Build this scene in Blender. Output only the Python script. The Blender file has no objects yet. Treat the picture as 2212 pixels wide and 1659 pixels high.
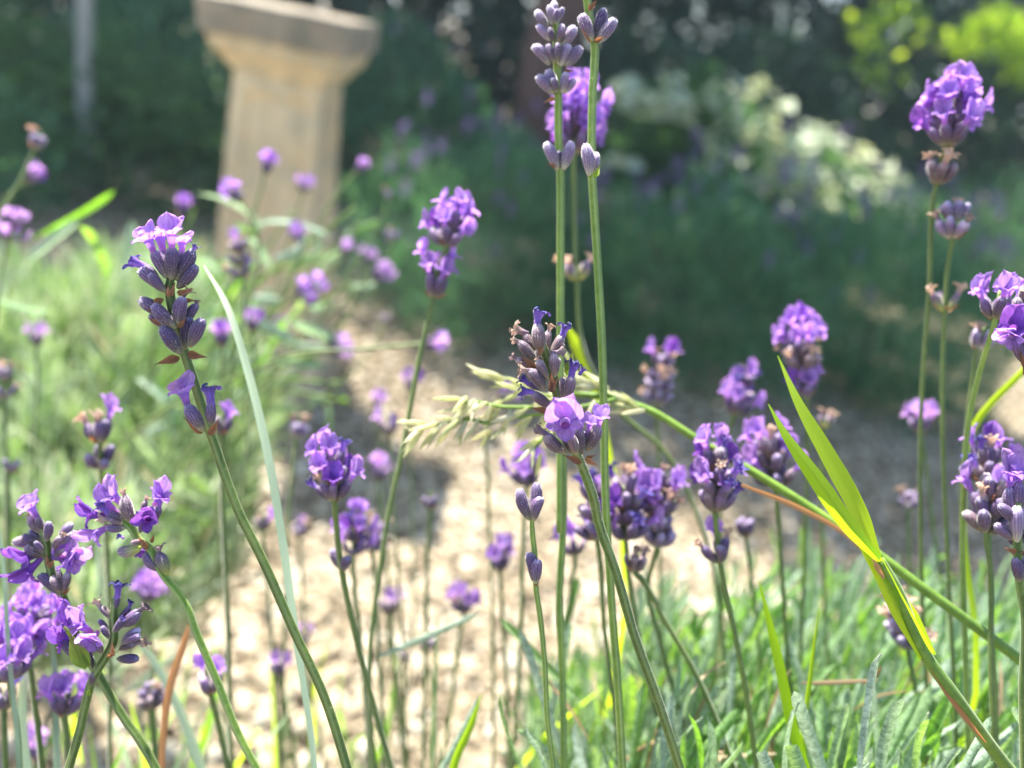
import bpy, math, random
import numpy as np
from mathutils import Vector, Matrix

SC = bpy.context.scene
# ------------------------------------------------------------------ camera
CAM_H, PITCH, ROLL, FPX = 0.78, 24.0, 12.0, 1736.0
cam_data = bpy.data.cameras.new("camera")
cam = bpy.data.objects.new("camera", cam_data)
SC.collection.objects.link(cam)
CR = Matrix.Rotation(math.radians(90 - PITCH), 3, 'X') @ Matrix.Rotation(math.radians(ROLL), 3, 'Z')
CO = Vector((0, 0, CAM_H))
cam.matrix_world = Matrix.Translation(CO) @ CR.to_4x4()
cam_data.sensor_width = 36
cam_data.lens = FPX / 2212 * 36
cam_data.clip_start = 0.01
cam_data.clip_end = 300
cam_data.dof.use_dof = True
cam_data.dof.focus_distance = 0.162
cam_data.dof.aperture_fstop = 8.0
SC.camera = cam

# ------------------------------------------------------------------ light
SUN_AZ, SUN_EL = -42.0, 56.0
world = bpy.data.worlds.new("World"); SC.world = world; world.use_nodes = True
wn = world.node_tree.nodes; wl = world.node_tree.links
bg = wn["Background"]
sky = wn.new("ShaderNodeTexSky"); sky.sky_type = 'NISHITA'; sky.sun_disc = False
sky.sun_elevation = math.radians(SUN_EL); sky.sun_rotation = math.radians(SUN_AZ)
wl.new(sky.outputs[0], bg.inputs[0]); bg.inputs[1].default_value = 0.095
sd = bpy.data.lights.new("sun", 'SUN'); sd.energy = 5.0; sd.angle = math.radians(0.5); sd.color = (1, .95, .86)
sun = bpy.data.objects.new("sun", sd); SC.collection.objects.link(sun)
a, e = math.radians(SUN_AZ), math.radians(SUN_EL)
SUNV = Vector((math.sin(a) * math.cos(e), math.cos(a) * math.cos(e), math.sin(e)))
sun.rotation_euler = SUNV.to_track_quat('Z', 'Y').to_euler()
sun.location = (0, 0, 6)
SC.view_settings.view_transform = 'Standard'; SC.view_settings.look = 'None'
SC.view_settings.gamma = 1; SC.view_settings.use_curve_mapping = False
SC.view_settings.exposure = 1.8
SC.render.engine = 'CYCLES'
SC.cycles.use_denoising = True
SC.cycles.max_bounces = 7; SC.cycles.diffuse_bounces = 4; SC.cycles.transmission_bounces = 5
SC.cycles.glossy_bounces = 2; SC.cycles.caustics_reflective = False; SC.cycles.caustics_refractive = False

RNG = random.Random(7)
NR = np.random.RandomState(11)

# ------------------------------------------------------------------ placing
def P(x, y, d):
    """a point seen at (x, y) of a 2212-wide picture, d metres deep"""
    return CO + CR @ Vector(((x - 1106) / FPX * d, -(y - 829.5) / FPX * d, -d))
def proj(p):
    q = CR.transposed() @ (Vector(p) - CO); q.z = min(q.z, -1e-4)
    return (1106 - q.x / q.z * FPX, 829.5 + q.y / q.z * FPX)
def ray(x, y): return CR @ Vector(((x - 1106) / FPX, -(y - 829.5) / FPX, -1))
def G(x, y, z=0):
    r = ray(x, y); return CO + r * ((z - CAM_H) / r.z)
CROPS = {'A7': (250, 480, 2.677), 'A8': (1200, 700, 3.686), 'R2': (833, 0, 2.652), 'R1': (833, 600, 2.652),
         'R5': (833, 1250, 2.652), 'C3': (0, 1000, 3.318), 'C4': (0, 1250, 2.652), 'D': (0, 0, 0.8848), 'S': (0, 0, 1.0),
         'R6': (1666, 1250, 2.652), 'E': (1950, 550, 1.7455)}
def X(crop, x, y):
    x0, y0, s = CROPS[crop]; return ((x0 + x / s) * .8848, (y0 + y / s) * .8848)

# ------------------------------------------------------------------ materials
def new_mat(name):
    m = bpy.data.materials.new(name); m.use_nodes = True
    nt = m.node_tree; nt.nodes.clear()
    out = nt.nodes.new("ShaderNodeOutputMaterial")
    return m, nt, out
def ramp(nt, fac, stops):
    r = nt.nodes.new("ShaderNodeValToRGB"); el = r.color_ramp.elements
    while len(el) < len(stops): el.new(0.5)
    for i, (p, c) in enumerate(stops):
        el[i].position = p; el[i].color = (*c, 1)
    nt.links.new(fac, r.inputs[0]); return r.outputs[0]
def noise(nt, scale, detail=3, coord='Object', rough=.6):
    tc = nt.nodes.new("ShaderNodeTexCoord"); n = nt.nodes.new("ShaderNodeTexNoise")
    n.inputs['Scale'].default_value = scale; n.inputs['Detail'].default_value = detail
    n.inputs['Roughness'].default_value = rough
    nt.links.new(tc.outputs[coord], n.inputs['Vector']); return n.outputs[0]
def mixc(nt, fac, a, b, mode='MIX'):
    n = nt.nodes.new("ShaderNodeMix"); n.data_type = 'RGBA'; n.blend_type = mode
    for sock, v in ((n.inputs[0], fac), (n.inputs[6], a), (n.inputs[7], b)):
        if isinstance(v, (int, float)): sock.default_value = v
        elif isinstance(v, tuple): sock.default_value = (*v, 1)
        else: nt.links.new(v, sock)
    return n.outputs[2]
def math_n(nt, op, a, b=0.0):
    n = nt.nodes.new("ShaderNodeMath"); n.operation = op
    for s, v in ((n.inputs[0], a), (n.inputs[1], b)):
        if isinstance(v, (int, float)): s.default_value = v
        else: nt.links.new(v, s)
    return n.outputs[0]
def finish(nt, out, col, rough=.6, trans=None, tf=0., sheen=0., bump=None, bs=.3, bd=.001, spec=.4):
    p = nt.nodes.new("ShaderNodeBsdfPrincipled")
    if isinstance(col, tuple): p.inputs['Base Color'].default_value = (*col, 1)
    else: nt.links.new(col, p.inputs['Base Color'])
    p.inputs['Roughness'].default_value = rough
    p.inputs['Specular IOR Level'].default_value = spec
    p.inputs['Sheen Weight'].default_value = sheen
    p.inputs['Sheen Roughness'].default_value = .35
    if bump is not None:
        b = nt.nodes.new("ShaderNodeBump"); b.inputs['Strength'].default_value = bs; b.inputs['Distance'].default_value = bd
        nt.links.new(bump, b.inputs['Height']); nt.links.new(b.outputs[0], p.inputs['Normal'])
    s = p.outputs[0]
    if tf > 0:
        t = nt.nodes.new("ShaderNodeBsdfTranslucent")
        if isinstance(trans, tuple): t.inputs[0].default_value = (*trans, 1)
        else: nt.links.new(trans, t.inputs[0])
        m = nt.nodes.new("ShaderNodeMixShader"); m.inputs[0].default_value = tf
        nt.links.new(s, m.inputs[1]); nt.links.new(t.outputs[0], m.inputs[2]); s = m.outputs[0]
    nt.links.new(s, out.inputs[0])
def rnd_src(nt, src):
    if src == 'attr':
        n = nt.nodes.new("ShaderNodeAttribute"); n.attribute_name = 'rnd'; return n.outputs['Fac']
    n = nt.nodes.new("ShaderNodeObjectInfo"); return n.outputs['Random']
def leaf_mat(name, stops, tstops, tf=.45, rough=.5, src='attr', sheen=0., nscale=None, spec=.4):
    m, nt, out = new_mat(name)
    f = rnd_src(nt, src); n = None
    c = ramp(nt, f, stops); t = ramp(nt, f, tstops)
    if nscale:
        n = noise(nt, nscale, 4)
        v = ramp(nt, n, [(.35, (.55, .6, .55)), (.65, (1.3, 1.25, 1.3))])
        c = mixc(nt, 1., c, v, 'MULTIPLY'); t = mixc(nt, 1., t, v, 'MULTIPLY')
    finish(nt, out, c, rough, t, tf, sheen, n, .5, .0004, spec=spec)
    return m
MAT = {}
# lavender leaves: felty grey green, glowing yellow green when light comes through
MAT['lav_leaf'] = leaf_mat('lavender_leaf', [(0, (.19, .33, .11)), (.5, (.33, .46, .27)), (.85, (.46, .54, .43)), (1, (.42, .36, .24))],
                           [(0, (.26, .56, .04)), (.5, (.44, .66, .14)), (.85, (.50, .62, .34)), (1, (.45, .36, .18))], .46, .42, 'attr', .2, None, .6)
MAT['lav_leaf_pale'] = leaf_mat('lavender_leaf_pale', [(0, (.17, .27, .11)), (.5, (.34, .44, .29)), (.85, (.52, .60, .46)), (1, (.42, .35, .24))],
                           [(0, (.24, .44, .05)), (.5, (.42, .57, .21)), (.85, (.55, .64, .42)), (1, (.45, .36, .18))], .36, .32, 'attr', .2, None, .8)
MAT['lav_leaf_o'] = leaf_mat('lavender_leaf_near', [(0, (.20, .34, .12)), (.45, (.32, .46, .29)), (1, (.44, .56, .45))],
                             [(0, (.28, .66, .01)), (.3, (.44, .74, .05)), (.5, (.34, .52, .22)), (1, (.38, .50, .32))], .42, .5, 'obj', .4, 26, .4)
MAT['grass'] = leaf_mat('grass_blade', [(0, (.18, .36, .04)), (1, (.28, .45, .06))], [(0, (.55, .90, .01)), (1, (.78, 1, .03))], .72, .35, 'obj')
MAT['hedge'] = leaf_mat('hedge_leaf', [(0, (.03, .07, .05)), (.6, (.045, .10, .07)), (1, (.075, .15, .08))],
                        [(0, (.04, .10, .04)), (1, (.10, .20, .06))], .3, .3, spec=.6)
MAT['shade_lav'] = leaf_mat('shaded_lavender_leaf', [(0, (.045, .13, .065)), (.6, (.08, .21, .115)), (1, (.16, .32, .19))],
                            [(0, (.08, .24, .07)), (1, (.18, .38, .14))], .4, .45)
MAT['bright'] = leaf_mat('bright_tree_leaf', [(0, (.16, .30, .03)), (1, (.26, .40, .05))], [(0, (.45, .72, .03)), (1, (.72, .88, .06))], .6, .4)
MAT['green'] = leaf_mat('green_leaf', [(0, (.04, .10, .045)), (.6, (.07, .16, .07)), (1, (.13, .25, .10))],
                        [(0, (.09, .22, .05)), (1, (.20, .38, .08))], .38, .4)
MAT['white_leaf'] = leaf_mat('variegated_leaf', [(0, (.55, .64, .45)), (.7, (.72, .77, .60)), (1, (.62, .68, .30))],
                             [(0, (.62, .68, .50)), (1, (.70, .72, .35))], .4, .5, 'obj', 0, 6)
MAT['purple_far'] = leaf_mat('far_lavender_bloom', [(0, (.17, .12, .27)), (1, (.27, .19, .42))], [(0, (.25, .14, .45)), (1, (.4, .22, .65))], .4, .6)
MAT['dry_blade'] = leaf_mat('dry_blade', [(0, (.52, .24, .11)), (1, (.60, .34, .16))], [(0, (.72, .28, .10)), (1, (.75, .36, .14))], .45, .6, 'obj')
MAT['pale_blade'] = leaf_mat('pale_blade', [(0, (.60, .74, .50)), (1, (.68, .80, .58))], [(0, (.5, .70, .36)), (1, (.56, .74, .42))], .4, .5, 'obj')
MAT['spikelet'] = leaf_mat('grass_spikelet', [(0, (.66, .68, .38)), (.5, (.78, .77, .55)), (1, (.82, .78, .62))], [(0, (.80, .82, .42)), (1, (.92, .88, .62))], .5, .6, 'obj')

MAT['thatch'] = leaf_mat('dead_leaf', [(0, (.30, .19, .10)), (1, (.46, .36, .24))], [(0, (.4, .24, .1)), (1, (.5, .36, .2))], .35, .7)
def grad_mat(name, stops, trans=None, tf=0., sheen=0., nscale=7., nv=(.75, 1.25), rough=.6, axis='Z', rv=.35):
    m, nt, out = new_mat(name)
    tc = nt.nodes.new("ShaderNodeTexCoord"); sx = nt.nodes.new("ShaderNodeSeparateXYZ")
    nt.links.new(tc.outputs['Object'], sx.inputs[0])
    c = ramp(nt, sx.outputs[axis], stops)
    mp = nt.nodes.new("ShaderNodeMapping"); mp.inputs['Scale'].default_value = (2.2, 2.2, .45)
    nn_ = nt.nodes.new("ShaderNodeTexNoise"); nn_.inputs['Scale'].default_value = nscale; nn_.inputs['Detail'].default_value = 5; nn_.inputs['Roughness'].default_value = .7
    nt.links.new(tc.outputs['Object'], mp.inputs[0]); nt.links.new(mp.outputs[0], nn_.inputs['Vector']); n = nn_.outputs[0]
    k = ramp(nt, n, [(.3, (nv[0],) * 3), (.7, (nv[1],) * 3)])
    c = mixc(nt, 1., c, k, 'MULTIPLY')
    oi = nt.nodes.new("ShaderNodeObjectInfo")
    k2 = ramp(nt, oi.outputs['Random'], [(0, (1 - rv, 1 - rv, 1 - rv * .8)), (1, (1 + rv * .6, 1 + rv * .5, 1 + rv * .5))])
    c = mixc(nt, 1., c, k2, 'MULTIPLY')
    if name.startswith(('calyx', 'corolla_v', 'corolla_d')):
        at = nt.nodes.new("ShaderNodeAttribute"); at.attribute_name = 'rnd'
        lo, hi = (.6, 1.5) if name.startswith('calyx') else (.62, 1.25)
        c = mixc(nt, 1., c, ramp(nt, at.outputs['Fac'], [(0, (lo,) * 3), (1, (hi,) * 3)]), 'MULTIPLY')
    t = None
    if tf > 0:
        t = mixc(nt, 1., c, trans, 'MULTIPLY')
    finish(nt, out, c, rough, t, tf, sheen, n, .35, .0002, .3)
    return m
MAT['calyx'] = grad_mat('calyx_purple', [(0, (.30, .30, .14)), (.22, (.16, .125, .115)), (.55, (.15, .092, .17)), (.85, (.17, .11, .22)), (1, (.34, .28, .42))], sheen=.35, nv=(.55, 1.35))
MAT['calyx_dry'] = grad_mat('calyx_dry', [(0, (.28, .24, .12)), (.3, (.17, .12, .105)), (.7, (.19, .12, .15)), (1, (.44, .35, .38))], sheen=.45, nv=(.5, 1.45))
MAT['calyx_lilac'] = grad_mat('calyx_lilac', [(0, (.42, .40, .26)), (.3, (.25, .19, .22)), (.7, (.25, .17, .31)), (1, (.60, .50, .66))], sheen=.5)
MAT['calyx_green'] = grad_mat('calyx_green', [(0, (.42, .50, .08)), (.4, (.34, .34, .14)), (.75, (.24, .18, .22)), (1, (.25, .18, .26))], sheen=.4)
MAT['open'] = grad_mat('corolla_violet', [(0, (.56, .30, .66)), (.4, (.44, .28, .80)), (.7, (.52, .34, .86)), (1, (.58, .39, .90))], (1.5, 1.25, 1.15), .62, .15, 3.5, (.8, 1.2), .45, rv=.22)
MAT['open_pale'] = grad_mat('corolla_violet_pale', [(0, (.62, .40, .74)), (.5, (.58, .40, .84)), (1, (.64, .46, .88))], (1.5, 1.3, 1.15), .6, .15, 3.5, (.85, 1.2), .45, rv=.25)
MAT['open_dark'] = grad_mat('corolla_deep_violet', [(0, (.36, .13, .58)), (.5, (.25, .10, .56)), (1, (.32, .14, .64))], (1.5, 1.1, 1.1), .4, .1, 3.5, (.7, 1.25), .45, rv=.2)
MAT['blue'] = grad_mat('corolla_withered_indigo', [(0, (.28, .16, .50)), (.4, (.22, .12, .50)), (.75, (.055, .045, .22)), (1, (.10, .10, .30))], (1.2, 1, 1.1), .2, .5, 5, (.6, 1.5))
MAT['tan'] = grad_mat('corolla_withered_tan', [(0, (.30, .20, .30)), (.35, (.44, .32, .28)), (.8, (.66, .50, .36)), (1, (.62, .42, .28))], (1.2, 1, .85), .3, .5, 6, (.6, 1.35))
MAT['grey'] = grad_mat('corolla_withered_grey', [(0, (.22, .15, .22)), (.5, (.26, .19, .20)), (1, (.32, .24, .24))], (1.2, 1, .9), .2, .5, 6, (.6, 1.4))
MAT['bract'] = grad_mat('papery_bract', [(0, (.30, .17, .08)), (.6, (.42, .22, .12)), (1, (.50, .28, .18))], (1.4, 1, .7), .4, 0, 9, (.6, 1.4))
MAT['bract_green'] = grad_mat('green_bract', [(0, (.24, .40, .05)), (1, (.38, .44, .12))], (1.4, 1.4, .7), .45, 0, 9, (.7, 1.3))
def simple(name, stops, scale, src='noise', sheen=0., rough=.6, bump=True, detail=5, bd=.0003):
    m, nt, out = new_mat(name); n = noise(nt, scale, detail, rough=.65)
    finish(nt, out, ramp(nt, n, stops), rough, None, 0, sheen, n if bump else None, .5, bd, .3); return m
MAT['stem'] = simple('lavender_stem', [(.3, (.065, .115, .022)), (.7, (.15, .22, .055))], 420, sheen=.3)
MAT['stem_fresh'] = simple('lavender_stem_fresh', [(.3, (.10, .19, .025)), (.7, (.21, .33, .06))], 420, sheen=.3)
MAT['hair'] = leaf_mat('pale_fuzz', [(0, (.34, .33, .34)), (1, (.42, .40, .42))], [(0, (.8, .78, .8)), (1, (.85, .83, .85))], .6, .5)
def stem_mat(name, dark, light, ridge):
    m, nt, out = new_mat(name)
    n = noise(nt, 500, 5, rough=.7); c = ramp(nt, n, [(.3, dark), (.7, light)])
    at = nt.nodes.new("ShaderNodeAttribute"); at.attribute_name = 'rnd'
    c = mixc(nt, math_n(nt, 'MULTIPLY', at.outputs['Fac'], .75), c, ridge)
    n2 = noise(nt, 60, 3); c = mixc(nt, 1., c, ramp(nt, n2, [(.35, (.75, .8, .8)), (.7, (1.2, 1.12, 1.0))]), 'MULTIPLY')
    finish(nt, out, c, .5, None, 0, .25, n, .4, .0002, .35); return m
MAT['stem'] = stem_mat('lavender_stem', (.055, .10, .016), (.125, .20, .038), (.28, .35, .13))
MAT['stem_fresh'] = stem_mat('lavender_stem_fresh', (.11, .21, .024), (.21, .34, .05), (.40, .50, .19))
MAT['wood'] = simple('shoot_wood', [(.3, (.10, .07, .045)), (.7, (.22, .17, .11))], 150)
MAT['bark'] = simple('bark', [(.3, (.05, .035, .028)), (.7, (.13, .085, .065))], 9, bd=.02)
MAT['red_bark'] = simple('red_bark', [(.3, (.09, .05, .04)), (.7, (.16, .085, .065))], 9, bd=.02)
MAT['post'] = simple('weathered_post', [(.3, (.26, .27, .25)), (.7, (.40, .41, .38))], 14, bd=.004)

# stone
def stone_mat(name, stops, lichen):
    m, nt, out = new_mat(name)
    n = noise(nt, 9, 6, rough=.6); c = ramp(nt, n, stops)
    n2 = noise(nt, 22, 6, rough=.7); k = ramp(nt, n2, [(.46, (0, 0, 0)), (.62, (1, 1, 1))])
    c = mixc(nt, math_n(nt, 'MULTIPLY', k, .7), c, lichen)
    tc = nt.nodes.new("ShaderNodeTexCoord"); mp = nt.nodes.new("ShaderNodeMapping"); mp.inputs['Scale'].default_value = (26, 26, 2.2)
    ns = nt.nodes.new("ShaderNodeTexNoise"); ns.inputs['Scale'].default_value = 1; ns.inputs['Detail'].default_value = 4
    nt.links.new(tc.outputs['Object'], mp.inputs[0]); nt.links.new(mp.outputs[0], ns.inputs['Vector'])
    c = mixc(nt, 1., c, ramp(nt, ns.outputs[0], [(.35, (.84, .84, .83)), (.6, (1.05, 1.04, 1.02))]), 'MULTIPLY')
    n3 = noise(nt, 240, 3)
    finish(nt, out, c, .85, None, 0, 0, n3, .5, .002, .2); return m
MAT['stone'] = stone_mat('warm_stone', [(.3, (.56, .43, .26)), (.5, (.66, .53, .34)), (.75, (.72, .63, .45))], (.44, .41, .32))
MAT['stone_grey'] = stone_mat('lichened_stone', [(.3, (.22, .18, .14)), (.5, (.36, .30, .23)), (.75, (.50, .41, .30))], (.20, .20, .16))
# ground
m, nt, out = new_mat('soil'); n = noise(nt, 6, 7, rough=.7)
finish(nt, out, ramp(nt, n, [(.3, (.14, .11, .075)), (.7, (.28, .23, .16))]), .95, None, 0, 0, n, .8, .02, .1); MAT['soil'] = m
m, nt, out = new_mat('pebble'); f = rnd_src(nt, 'attr')
c = ramp(nt, f, [(0, (.17, .135, .09)), (.2, (.36, .29, .19)), (.5, (.53, .455, .325)), (.75, (.40, .315, .215)), (1, (.72, .67, .56))])
n = noise(nt, 90, 5); c = mixc(nt, 1., c, ramp(nt, n, [(.3, (.78, .76, .72)), (.7, (1.12, 1.12, 1.12))]), 'MULTIPLY')
finish(nt, out, c, .7, None, 0, 0, n, .4, .0015, .3); MAT['pebble'] = m

# ------------------------------------------------------------------ objects
def link(o): SC.collection.objects.link(o); return o
def mesh_obj(name, me, parent=None, mat=None, kind=None):
    o = bpy.data.objects.new(name, me); link(o)
    if mat is not None and not me.materials: me.materials.append(mat)
    if parent is not None: o.parent = parent
    if kind: o['kind'] = kind
    return o
def pymesh(name, v, f, mat=None, smooth=True, mi=None):
    me = bpy.data.meshes.new(name); me.from_pydata([tuple(p) for p in v], [], f)
    if smooth: me.polygons.foreach_set('use_smooth', [True] * len(me.polygons))
    for m in (mat if isinstance(mat, list) else [mat] if mat else []): me.materials.append(m)
    if mi: me.polygons.foreach_set('material_index', mi)
    me.update(); return me
def npmesh(name, v, quads, rnd=None, mat=None, tri=False, smooth=True):
    """v (N,3), quads (M,4 or 3)"""
    k = quads.shape[1]; me = bpy.data.meshes.new(name)
    me.vertices.add(len(v)); me.vertices.foreach_set('co', v.astype(np.float32).ravel())
    me.loops.add(quads.size); me.loops.foreach_set('vertex_index', quads.astype(np.int32).ravel())
    me.polygons.add(len(quads))
    me.polygons.foreach_set('loop_start', np.arange(0, quads.size, k, dtype=np.int32))
    me.polygons.foreach_set('loop_total', np.full(len(quads), k, dtype=np.int32))
    me.polygons.foreach_set('use_smooth', np.full(len(quads), smooth))
    if rnd is not None:
        at = me.attributes.new('rnd', 'FLOAT', 'POINT'); at.data.foreach_set('value', rnd.astype(np.float32))
    if mat: me.materials.append(mat)
    me.update(calc_edges=True); return me
def thing(name, label, cat, loc=(0, 0, 0), group=None):
    o = bpy.data.objects.new(name, None); o.empty_display_size = .01; link(o); o.location = loc
    o['label'] = label; o['category'] = cat
    if group: o['group'] = group
    return o
def local(parent, v): return Vector(v) - Vector(parent.location)

PROF = {'lav': [.35, .85, 1., .9, .3], 'oval': [.12, .85, 1., .7, .06], 'blade': [.8, 1., .8, .5, .03], 'tiny': [.3, 1., .3]}
def leaf_mass(pos, dirs, L, W, bend, prof='lav', fold=.25):
    """numpy strips: returns verts, quads, rnd per vertex"""
    w = np.array(PROF[prof]); ns = len(w); N = len(pos)
    d = dirs / np.linalg.norm(dirs, axis=1, keepdims=True)
    r = NR.randn(N, 3); side = np.cross(d, r); side /= np.linalg.norm(side, axis=1, keepdims=True)
    nrm = np.cross(side, d)
    s = np.linspace(0, 1, ns)
    P0 = pos[:, None, :] + d[:, None, :] * (L[:, None] * s)[:, :, None] + nrm[:, None, :] * ((bend * L)[:, None] * (s ** 2 - .3 * s))[:, :, None]
    half = (W[:, None] * .5 * w)[:, :, None] * side[:, None, :]
    up = (W[:, None] * fold * w)[:, :, None] * nrm[:, None, :]
    V = np.stack([P0 - half + up, P0, P0 + half + up], axis=2)       # N,ns,3,3
    v = V.reshape(-1, 3)
    base = (np.arange(N) * ns * 3)[:, None, None]
    i = np.arange(ns - 1)[None, :, None] * 3; j = np.arange(2)[None, None, :]
    a0 = base + i + j
    q = np.stack([a0, a0 + 1, a0 + 4, a0 + 3], axis=-1).reshape(-1, 4)
    rnd = np.repeat(NR.rand(N), ns * 3)
    return v, q, rnd
def join(parts):
    vs, qs, rs, o = [], [], [], 0
    for v, q, r in parts:
        vs.append(v); qs.append(q + o); rs.append(r); o += len(v)
    return np.vstack(vs), np.vstack(qs), np.concatenate(rs)

def catmull(pts, n):
    """smooth curve through the points, tangents scaled to each span so long spans do not overshoot"""
    pts = [Vector(p) for p in pts]; K_ = len(pts)
    if K_ == 2: return [pts[0].lerp(pts[1], i / n) for i in range(n + 1)]
    seg = [max((pts[i + 1] - pts[i]).length, 1e-6) for i in range(K_ - 1)]; tg = []
    for i in range(K_):
        if i == 0: tg.append((pts[1] - pts[0]) / seg[0])
        elif i == K_ - 1: tg.append((pts[-1] - pts[-2]) / seg[-1])
        else:
            a_, b_ = (pts[i] - pts[i - 1]) / seg[i - 1], (pts[i + 1] - pts[i]) / seg[i]
            tg.append((a_ * seg[i] + b_ * seg[i - 1]) / (seg[i] + seg[i - 1]))
    out = []
    for i in range(n + 1):
        t = i / n * (K_ - 1); k = min(int(t), K_ - 2); t -= k; L = seg[k]
        h1 = 2 * t ** 3 - 3 * t * t + 1; h2 = t ** 3 - 2 * t * t + t; h3 = -2 * t ** 3 + 3 * t * t; h4 = t ** 3 - t * t
        out.append(pts[k] * h1 + tg[k] * (h2 * L) + pts[k + 1] * h3 + tg[k + 1] * (h4 * L))
    return out
def frames(path):
    fr = []; prev = Vector((.3, -1, .1)).normalized()
    for i, p in enumerate(path):
        t = (path[min(i + 1, len(path) - 1)] - path[max(i - 1, 0)])
        t = t.normalized() if t.length > 1e-9 else Vector((0, 0, 1))
        u = prev - t * prev.dot(t); u = u.normalized() if u.length > 1e-6 else t.orthogonal().normalized()
        fr.append((t, u, t.cross(u))); prev = u
    return fr
def tube_data(path, radii, seg=12, groove=.0, ngroove=4, cap=True):
    fr = frames(path); v, f = [], []
    for i, (p, (t, u, w)) in enumerate(zip(path, fr)):
        r = radii[i] if isinstance(radii, (list, tuple)) else radii
        for k in range(seg):
            an = 2 * math.pi * k / seg; rr = r * (1 + groove * math.cos(ngroove * an))
            v.append(p + (u * math.cos(an) + w * math.sin(an)) * rr)
    for i in range(len(path) - 1):
        for k in range(seg):
            a, b = i * seg + k, i * seg + (k + 1) % seg
            f.append((a, b, b + seg, a + seg))
    if cap:
        f.append(tuple(range(seg))[::-1]); n = (len(path) - 1) * seg; f.append(tuple(range(n, n + seg)))
    return v, f
def hairs(path, radii, count, length, seed):
    rr = random.Random(seed); fr = frames(path); v, f = [], []
    for _ in range(count):
        t = rr.random() * (len(path) - 1.001); i = int(t); q = t - i
        p = path[i].lerp(path[i + 1], q); T, u, w = fr[i]; an = rr.random() * 6.283
        d = u * math.cos(an) + w * math.sin(an); r = radii[i] if isinstance(radii, (list, tuple)) else radii
        s = T.cross(d) * .00004; b = p + d * r * .95
        dd = (d + T * rr.uniform(-.5, .5)) * length * rr.uniform(.5, 1.2)
        n = len(v); v += [b - s, b + s, b + dd]; f.append((n, n + 1, n + 2))
    return v, f

# ------------------------------------------------------------------ unit meshes of the lavender flower
CACHE = {}
def calyx_mesh(mat, var):
    k = ('calyx', mat, var)
    if k in CACHE: return CACHE[k]
    rr = random.Random(var * 13 + 5)
    prof = [(0, .05), (.05, .085), (.15, .135), (.3, .18), (.48, .208), (.66, .212), (.8, .195), (.9, .165), (.96, .125), (1., .085), (.985, .05)]
    seg = 26; v, f = [], []
    bx, by = rr.uniform(-.09, .09), rr.uniform(-.09, .09); nr = rr.choice([6, 7])
    for i, (z, r) in enumerate(prof):
        cx, cy = bx * math.sin(z * 3), by * math.sin(z * 3)
        for s in range(seg):
            an = 2 * math.pi * s / seg
            rib = 1 + .11 * (1 if s % 2 else -1) * min(1, z * 3) * (1 if z < .97 else .3) + .03 * math.sin(3 * an + var + z * 5)
            zz = z + (.035 * math.cos(5 * an + var) if z > .94 else 0)
            v.append((cx + math.cos(an) * r * rib, cy + math.sin(an) * r * rib, zz))
    for i in range(len(prof) - 1):
        for s in range(seg):
            a0, b0 = i * seg + s, i * seg + (s + 1) % seg; f.append((a0, b0, b0 + seg, a0 + seg))
    f.append(tuple(range(len(v) - seg, len(v)))); mi = [0] * len(f)
    for _ in range(300):                                   # short fuzz
        z = rr.uniform(.08, 1.0); r = np.interp(z, [p[0] for p in prof[:-1]], [p[1] for p in prof[:-1]]); an = rr.random() * 6.283
        cx, cy = bx * math.sin(z * 3), by * math.sin(z * 3)
        d = Vector((math.cos(an), math.sin(an), rr.uniform(.1, .9) + (.9 if z > .9 else 0))).normalized()
        t = Vector((-math.sin(an), math.cos(an), 0)) * .006
        b = Vector((cx + math.cos(an) * r * .98, cy + math.sin(an) * r * .98, z)); n = len(v)
        v += [b - t, b + t, b + d * rr.uniform(.03, .08)]; f.append((n, n + 1, n + 2)); mi.append(1)
    me = pymesh('calyx', v, f, [MAT[mat], MAT['hair']], True, mi); at = me.attributes.new('rnd', 'FLOAT', 'POINT')
    nb = seg * len(prof); at.data.foreach_set('value', [(float(i % 2 == 0) * .8 + .2 * rr.random()) if i < nb else 1. for i in range(len(v))])
    CACHE[k] = me; return me

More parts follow.
